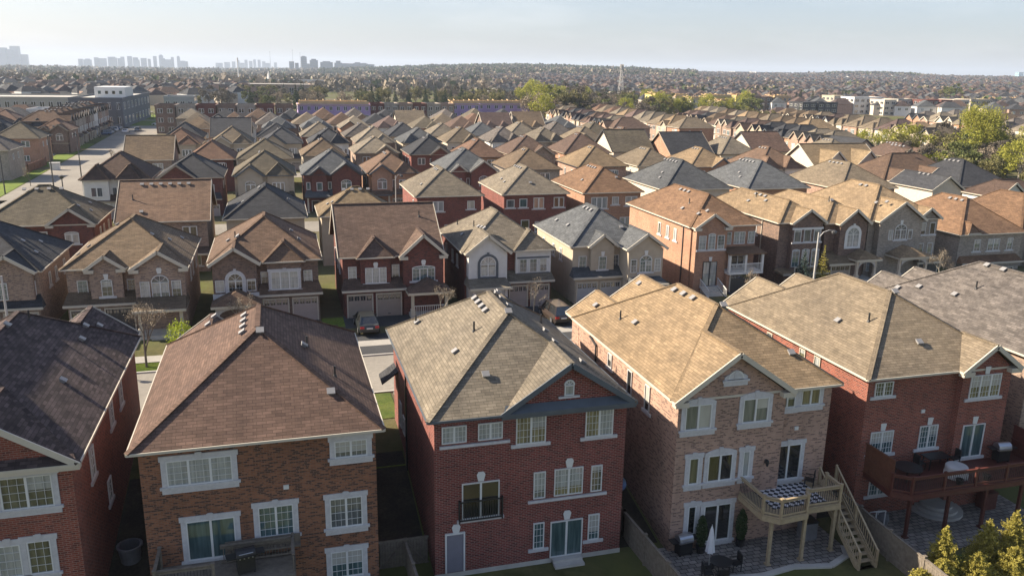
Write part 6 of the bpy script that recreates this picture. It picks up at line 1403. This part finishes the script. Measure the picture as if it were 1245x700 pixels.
for i, (px0, px1, y, H, wl, tp_, lab) in enumerate(((788, 809, 425, 11, 'wrap_yellow', 'plywood', 'yellow wrapped half built block in front of the wood'), (831, 851, 420, 9, 'stucco_cream', 'roof_gravel', 'white half built block with dark window holes'), (853, 880, 430, 10, 'wrap_yellow', 'plywood', 'yellow wrapped long block right of the white one'), (866, 884, 380, 9, 'stucco_cream', 'plywood', 'pale block with a black end wall in front of the yellow one'), (905, 927, 470, 9, 'brick_umberbrick', 'roof_gravel', 'brown flat block behind the pale house'), (929, 950, 470, 9, 'plywood', 'plywood', 'bare plywood block left of the white town houses'),
    (964, 980, 400, 8, 'panel_black', 'roof_gravel', 'black and white town house, left of the dark pair'), (982, 1005, 400, 8, 'panel_black', 'roof_gravel', 'black and white town house, right of the dark pair'), (1000, 1012, 470, 10, 'stucco_sand', 'roof_gravel', 'sand coloured tower end of the town house terrace'), (1024, 1058, 440, 10, 'stucco_white', 'roof_gravel', 'white panelled town house terrace with dark frames'), (1060, 1074, 425, 9, 'stucco_cream', 'roof_gravel', 'cream town house end wall right of the white terrace'), (1076, 1100, 440, 9, 'school_beige', 'roof_gravel', 'beige town house terrace right of the cream end wall'), (1106, 1124, 430, 9, 'brick_maroon', 'roof_gravel', 'red brick town house block behind the tan roofs'), (1127, 1140, 430, 9, 'brick_maroon', 'roof_gravel', 'second red brick town house block behind the tan roofs'), (1142, 1160, 440, 9, 'stucco_cream', 'roof_gravel', 'cream town house block left of the willow top'), (1162, 1186, 450, 9, 'stucco_sand', 'roof_gravel', 'sand coloured town house block behind the willow'), (884, 903, 450, 10, 'wrap_yellow', 'plywood', 'short yellow wrapped half built block with plywood roof'), (812, 829, 440, 10, 'stucco_sand', 'roof_gravel', 'sand coloured block between the yellow and the white ones'), (1190, 1245, 480, 8, 'stucco_cream', 'plywood', 'long pale half built block behind the willow'))):
    x0, x1 = pxdir(px0)*y, pxdir(px1)*y
    site(lab, x0, x1, y, 13, H+float(gz(x0, y)), wl, tp_, n=max(3, int((x1-x0)/3.0))) if 'half' in lab or 'plywood' in lab or 'yellow' in lab else block(lab, x0, x1, y, y+13, H, wl, tp_, rows=3, n=max(2, int((x1-x0)/3.6)), name='town_house', cat='town house', side=True, ww=.6)
def mast(label, x, y, H, lattice=False, name='mast', mat='trim_white'):
    z = float(gz(x, y)); r = empty(name, (x, y, z)); tag(r, label, 'mast'); m = MB()
    if not lattice:
        m.tube((0, 0, 0), (0, 0, H), .75, .45, 10); m.build('pole', mat, r); q = MB(); q.tube((0, 0, H-4), (0, 0, H+.4), .95, .95, 10); q.build('antenna', mat, r)
    else:
        b = 2.2
        for sx in (-1, 1):
            for sy in (-1, 1): m.bar((sx*b, sy*b, 0), (sx*.5, sy*.5, H-4), .28)
        for i in range(7):
            t, t2 = i/7, (i+1)/7; w_, w2 = b+(0.5-b)*t, b+(.5-b)*t2; z0, z1 = t*(H-4), t2*(H-4)
            for sx, sy, sx2, sy2 in ((-1, -1, 1, -1), (1, -1, 1, 1), (1, 1, -1, 1), (-1, 1, -1, -1)): m.bar((sx*w_, sy*w_, z0), (sx2*w2, sy2*w2, z1), .14); m.bar((sx*w2, sy*w2, z1), (sx2*w2, sy2*w2, z1), .14)
        m.build('lattice', mat, r); q = MB(); q.tube((0, 0, H-4), (0, 0, H), .25, .2, 6)
        for k in range(8): a = k*math.pi/4; q.box(1.3*math.cos(a)-.25, 1.3*math.cos(a)+.25, 1.3*math.sin(a)-.25, 1.3*math.sin(a)+.25, H-3.6, H-.4)
        q.build('antenna', mat, r)
    return r
mast('tall white monopole mast rising above the plain left of the middle', -37.5, 1029, 32)
mast('grey lattice phone mast rising above the suburb at the wooded hill', 262, 614, 29, True, mat='steel_pole')
ch = empty('church', (-4, 1000, 0)); tag(ch, 'tiny white church steeple in the trees below the skyline', 'church'); m = MB(); m.box(-4, 4, 0, 20, 0, 7); m.build('nave', 'stucco_white', ch); m = MB(); m.box(-2, 2, -3, 1, 0, 10); m.lathe([(2.6, 10), (0, 19)], 4, 0, (0, -1, 0)); m.build('steeple', 'stucco_white', ch)

# ------------------------------------------------------------------ the city on the horizon
def tower(label, x, y, w_, H, mat, d=None, top=0, group=None):
    r = empty('tower', (x, y, 0)); tag(r, label, 'tower', group); d = d or w_*.8; m = MB(); m.box(-w_/2, w_/2, 0, d, -2, H); m.build('shaft', mat, r)
    q = MB(); n = max(3, int(H/9))
    for i in range(n): q.box(-w_/2-.3, w_/2+.3, -.5, d+.3, H*(i+.5)/n, H*(i+.5)/n+2.6)
    q.build('window_band', 'glass_grey', r)
    if top: q = MB(); q.box(-w_*.3, w_*.3, d*.2, d*.8, H, H+top); q.build('roof_plant', mat, r)
SK = [(-1891, 60, 138), (-1848, 34, 120), (-1822, 55, 152), (-1775, 45, 92), (-1400, 40, 76), (-1330, 90, 70), (-1275, 40, 90), (-1240, 60, 84), (-1190, 50, 98), (-1150, 60, 90), (-1110, 50, 86), (-1045, 45, 106), (-1010, 40, 96), (-985, 60, 76), (-940, 50, 92), (-905, 36, 86), (-868, 34, 112), (-828, 34, 118), (-800, 40, 92), (-770, 60, 84), (-740, 34, 106), (-700, 30, 110), (-668, 60, 74), (-1090, 40, 100), (-640, 30, 70)]
for i, (x, w_, H) in enumerate(SK): w_ = w_*(.55+.4*((i*7) % 5)/5) if i > 3 else w_*1.05; H = H*.86 if i > 3 else H*.97; tower(f"hazy blue high rise on the far left skyline, {i+1 if i > 19 else ORD[i]} from the left", x, 7000+(i*37) % 160, w_, H, 'tower_haze_pale' if i % 3 else 'tower_haze_blue', top=6 if i % 4 == 1 else 0, group='high rises of the far left skyline')
for i, (x, w_, H) in enumerate([(-340, 50, 66), (-290, 30, 72), (-255, 24, 84), (-230, 50, 62), (-195, 26, 90), (-160, 30, 80), (-130, 24, 94), (-95, 26, 92), (-60, 30, 78), (-30, 40, 64), (30, 26, 70), (-400, 60, 58)]): tower(f"very faint high rise low on the skyline behind the monopole, {ORD[i]} from the left", x*1.15, 8200, w_, H, 'tower_haze_pale', group='faint high rises behind the monopole')
for i, (x, w_, H, t) in enumerate(((88, 22, 52, 0), (111, 16, 46, 0), (143, 26, 74, 3), (188, 36, 60, 5), (246, 56, 52, 4), (300, 34, 50, 9), (330, 40, 48, 0), (362, 30, 46, 2), (392, 40, 50, 4), (424, 34, 48, 3), (452, 40, 46, 0), (166, 20, 44, 0))): tower(f"dark block of flats on the middle skyline, {ORD[i]} from the left", x, 4000+i*9, w_, H, 'tower_haze_blue', top=t, group='dark blocks on the middle skyline')
tower('blue glass tower at the right edge of the horizon', 4243, 4000, 34, 68, 'wrap_blue')
for i, (x, H) in enumerate(((-5, 88), (95, 96), (128, 84))): mast(f"thin dark mast on the middle skyline, {ORD[i]} from the left", x, 4050, H, False, 'mast', 'tower_haze_blue')

# ------------------------------------------------------------------ suburb on the rising ground: nearest lines as houses of their own, the rest as one mass
rng = np.random.default_rng(99)
FR = ['shingle_cocoa', 'shingle_plum', 'shingle_charcoal', 'shingle_charcoal', 'shingle_mauve', 'shingle_slate']; FW = ['stucco_cream', 'brick_blush', 'stucco_cream', 'stucco_sand', 'stucco_white', 'stucco_white']
def faces_of(x, y, z, w_, d, h, a, V, F, MI, ri, wi):
    i = len(V); c, s_ = math.cos(a), math.sin(a); rp = h+w_*.33
    for lx, ly, lz in ((0, 0, -1), (w_, 0, -1), (w_, d, -1), (0, d, -1), (-.3, -.3, h), (w_+.3, -.3, h), (w_+.3, d+.3, h), (-.3, d+.3, h), (w_/2, d*.28, rp), (w_/2, d*.72, rp)): V.append((x+lx*c-ly*s_, y+lx*s_+ly*c, z+lz))
    F += [(i, i+1, i+5, i+4), (i+1, i+2, i+6, i+5), (i+2, i+3, i+7, i+6), (i+3, i, i+4, i+7), (i+5, i+6, i+9, i+8), (i+7, i+4, i+8, i+9), (i+4, i+5, i+8), (i+6, i+7, i+9)]
    MI += [wi]*4+[ri]*4
V, F, MI = [], [], []
mats = FR+FW
def scatter(azlo, azhi, rlo, rhi, n, dens):
    for k in range(n):
        az = R(rng.uniform(azlo, azhi)); r_ = math.sqrt(rng.uniform(rlo**2, rhi**2)) if rng.random() < dens else rng.uniform(rlo, rhi)
        # rows: snap the distance to streets
        r_ = round(r_/34)*34+rng.uniform(-2, 2)+(15 if rng.random() < .5 else 0)
        x, y = math.sin(az)*r_, math.cos(az)*r_
        faces_of(x, y, float(gz(x, y)), rng.uniform(8, 12), rng.uniform(9, 13), rng.uniform(5.5, 7.5), (-1.1 if rng.random() < .6 else -az+.3)+rng.uniform(-.25, .25), V, F, MI, int(rng.integers(0, 6)), 6+int(rng.integers(0, 6)))
scatter(25, 49, 640, 2950, 4600, .35); scatter(14, 26, 700, 1750, 1300, .2); scatter(-18, -2, 520, 1000, 500, .3); scatter(5, 16, 900, 2200, 300, .3)
me = bpy.data.meshes.new('distant_houses'); me.from_pydata(V, [], F)
for m_ in mats: me.materials.append(MATS[m_])
me.polygons.foreach_set('material_index', np.array(MI, dtype=np.int32)); me.uv_layers.new(name='UVMap')
co = np.array([v for v in V]); ul = me.uv_layers[0]; li = np.zeros(len(me.loops), dtype=np.int32); me.loops.foreach_get('vertex_index', li); ul.data.foreach_set('uv', (co[li][:, :2]*1.0).astype(np.float32).ravel())
me.update(); o = link('distant_houses', me); tag(o, 'mass of small roofs and pale walls spread over the rising suburb towards the horizon', 'houses', kind='stuff')
for li_, (y, n, a0, a1) in enumerate(((520, 18, 25, 47), (560, 18, 24, 47.5), (600, 18, 24, 48))):
    for i in range(n):
        az = R(a0+(a1-a0)*(i+.5)/n); r_ = y/math.cos(R(20)); x, y_ = math.sin(az)*r_, math.cos(az)*r_
        Vx, Fx, Mx = [], [], []; ri, wi = int(rng.integers(0, 6)), int(rng.integers(0, 6)); w_, d_, h_ = rng.uniform(9, 11.5), 11, 5.8
        root = empty('distant_house', (x, y_, float(gz(x, y_))), -az+.3+(1.57 if i % 5 == 0 else 0)); tag(root, f"{FR[ri].split('_')[1]} roofed small distant house, {ORD[i]} from left in the {['nearest', 'middle', 'furthest'][li_]} line", 'house', 'small houses beyond the town houses')
        b = MB(); b.box(0, w_, 0, d_, -1, h_, 0, 'tb'); b.build('wall', FW[wi], root)
        b = MB(); rp = h_+w_*.33; q = [(-.3, -.3, h_), (w_+.3, -.3, h_), (w_+.3, d_+.3, h_), (-.3, d_+.3, h_), (w_/2, d_*.28, rp), (w_/2, d_*.72, rp)]
        b.face([q[0], q[1], q[4]]); b.face([q[2], q[3], q[5]]); b.face([q[1], q[2], q[5], q[4]]); b.face([q[3], q[0], q[4], q[5]]); b.build('roof', FR[ri], root)
        for xx in (.27, .72): add_window(root, w_*xx, 0, 3.2, 1.6, 1.5, 2, None, None, 'none', 2)
# woods too far to tell their trees apart
def woods():
    rng = np.random.default_rng(123); C_ = []; S_ = []; K_ = []
    def put(azlo, azhi, rlo, rhi, n, kinds, s=(3.5, 6.5), log=True, clus=0):
        az = np.radians(rng.uniform(azlo, azhi, n)); r_ = np.exp(rng.uniform(np.log(rlo), np.log(rhi), n)) if log else rng.uniform(rlo, rhi, n)
        if clus: cz = rng.integers(0, clus, n); az = az[cz]+rng.normal(size=n)*np.radians(.55); r_ = r_[cz]*(1+rng.normal(size=n)*.03)
        x, y = np.sin(az)*r_, np.cos(az)*r_; s_ = rng.uniform(*s, n); C_.append(np.stack([x, y, gz(x, y)+s_*.85], 1)); S_.append(s_); K_.append(rng.choice(kinds, n))
    put(-19, 17, 780, 6500, 5200, [0, 0, 0, 1, 2, 2, 0], (4, 8)); put(-19, 16, 2500, 6800, 2600, [0, 1, 2, 0], (6, 11), False)
    put(5, 28, 1700, 3050, 8000, [0, 1, 0, 1, 2, 0], (6, 10), False); put(3, 25, 2450, 3050, 4500, [1, 1, 1, 0], (7, 12), False); put(36, 41.5, 2500, 2800, 700, [1, 0], (6, 9), False); put(12, 49, 660, 2950, 3000, [0, 2, 1, 3, 0, 0], (3, 6)); put(14, 49, 660, 2800, 3000, [0, 1, 2, 1, 3], (3.5, 6.5), True, 60); put(35, 42, 2500, 2800, 500, [0, 2], (5, 8), False); put(20, 50, 2850, 3300, 1100, [0, 0, 2, 1], (4, 6.5), False)
    put(-19, -6, 560, 800, 260, [0, 2, 1, 2], (3, 5))
    C_, S_, K_ = np.concatenate(C_), np.concatenate(S_), np.concatenate(K_); q = 13; n = len(C_)
    d = rng.normal(size=(n, q, 3)); d /= np.linalg.norm(d, axis=2, keepdims=True); P = C_[:, None]+d*S_[:, None, None]*rng.uniform(.2, .9, (n, q, 1))*np.array([1, 1, .95])
    Vq = quads(n*q, rng, P.reshape(-1, 3), np.repeat(S_, q)*rng.uniform(.22, .42, n*q), up=.3)
    o = link('distant_woods', quadmesh('distant_woods', Vq, None, ['leaf_grey', 'leaf_dark', 'leaf_twig', 'leaf_bud'], np.repeat(K_, q))); tag(o, 'grey brown leafless woods covering the plain and the hill towards the horizon', 'woods', kind='stuff')
woods()
# ------------------------------------------------------------------ the air
m = MB(); m.box(-12500, 12500, -1200, 16500, -4.0, 210)
hz = m.build('haze', 'concrete'); hz.data.materials.clear()
hm = bpy.data.materials.new('haze'); hm.use_nodes = True; n_ = hm.node_tree.nodes; n_.clear(); out = n_.new('ShaderNodeOutputMaterial'); pv = n_.new('ShaderNodeVolumePrincipled')
pv.inputs['Color'].default_value = (.72, .84, 1, 1); pv.inputs['Density'].default_value = .00011; pv.inputs['Anisotropy'].default_value = .1
hm.node_tree.links.new(pv.outputs[0], out.inputs['Volume']); hz.data.materials.append(hm); tag(hz, 'thin bluish evening haze filling the air over the suburb', 'haze', kind='stuff')
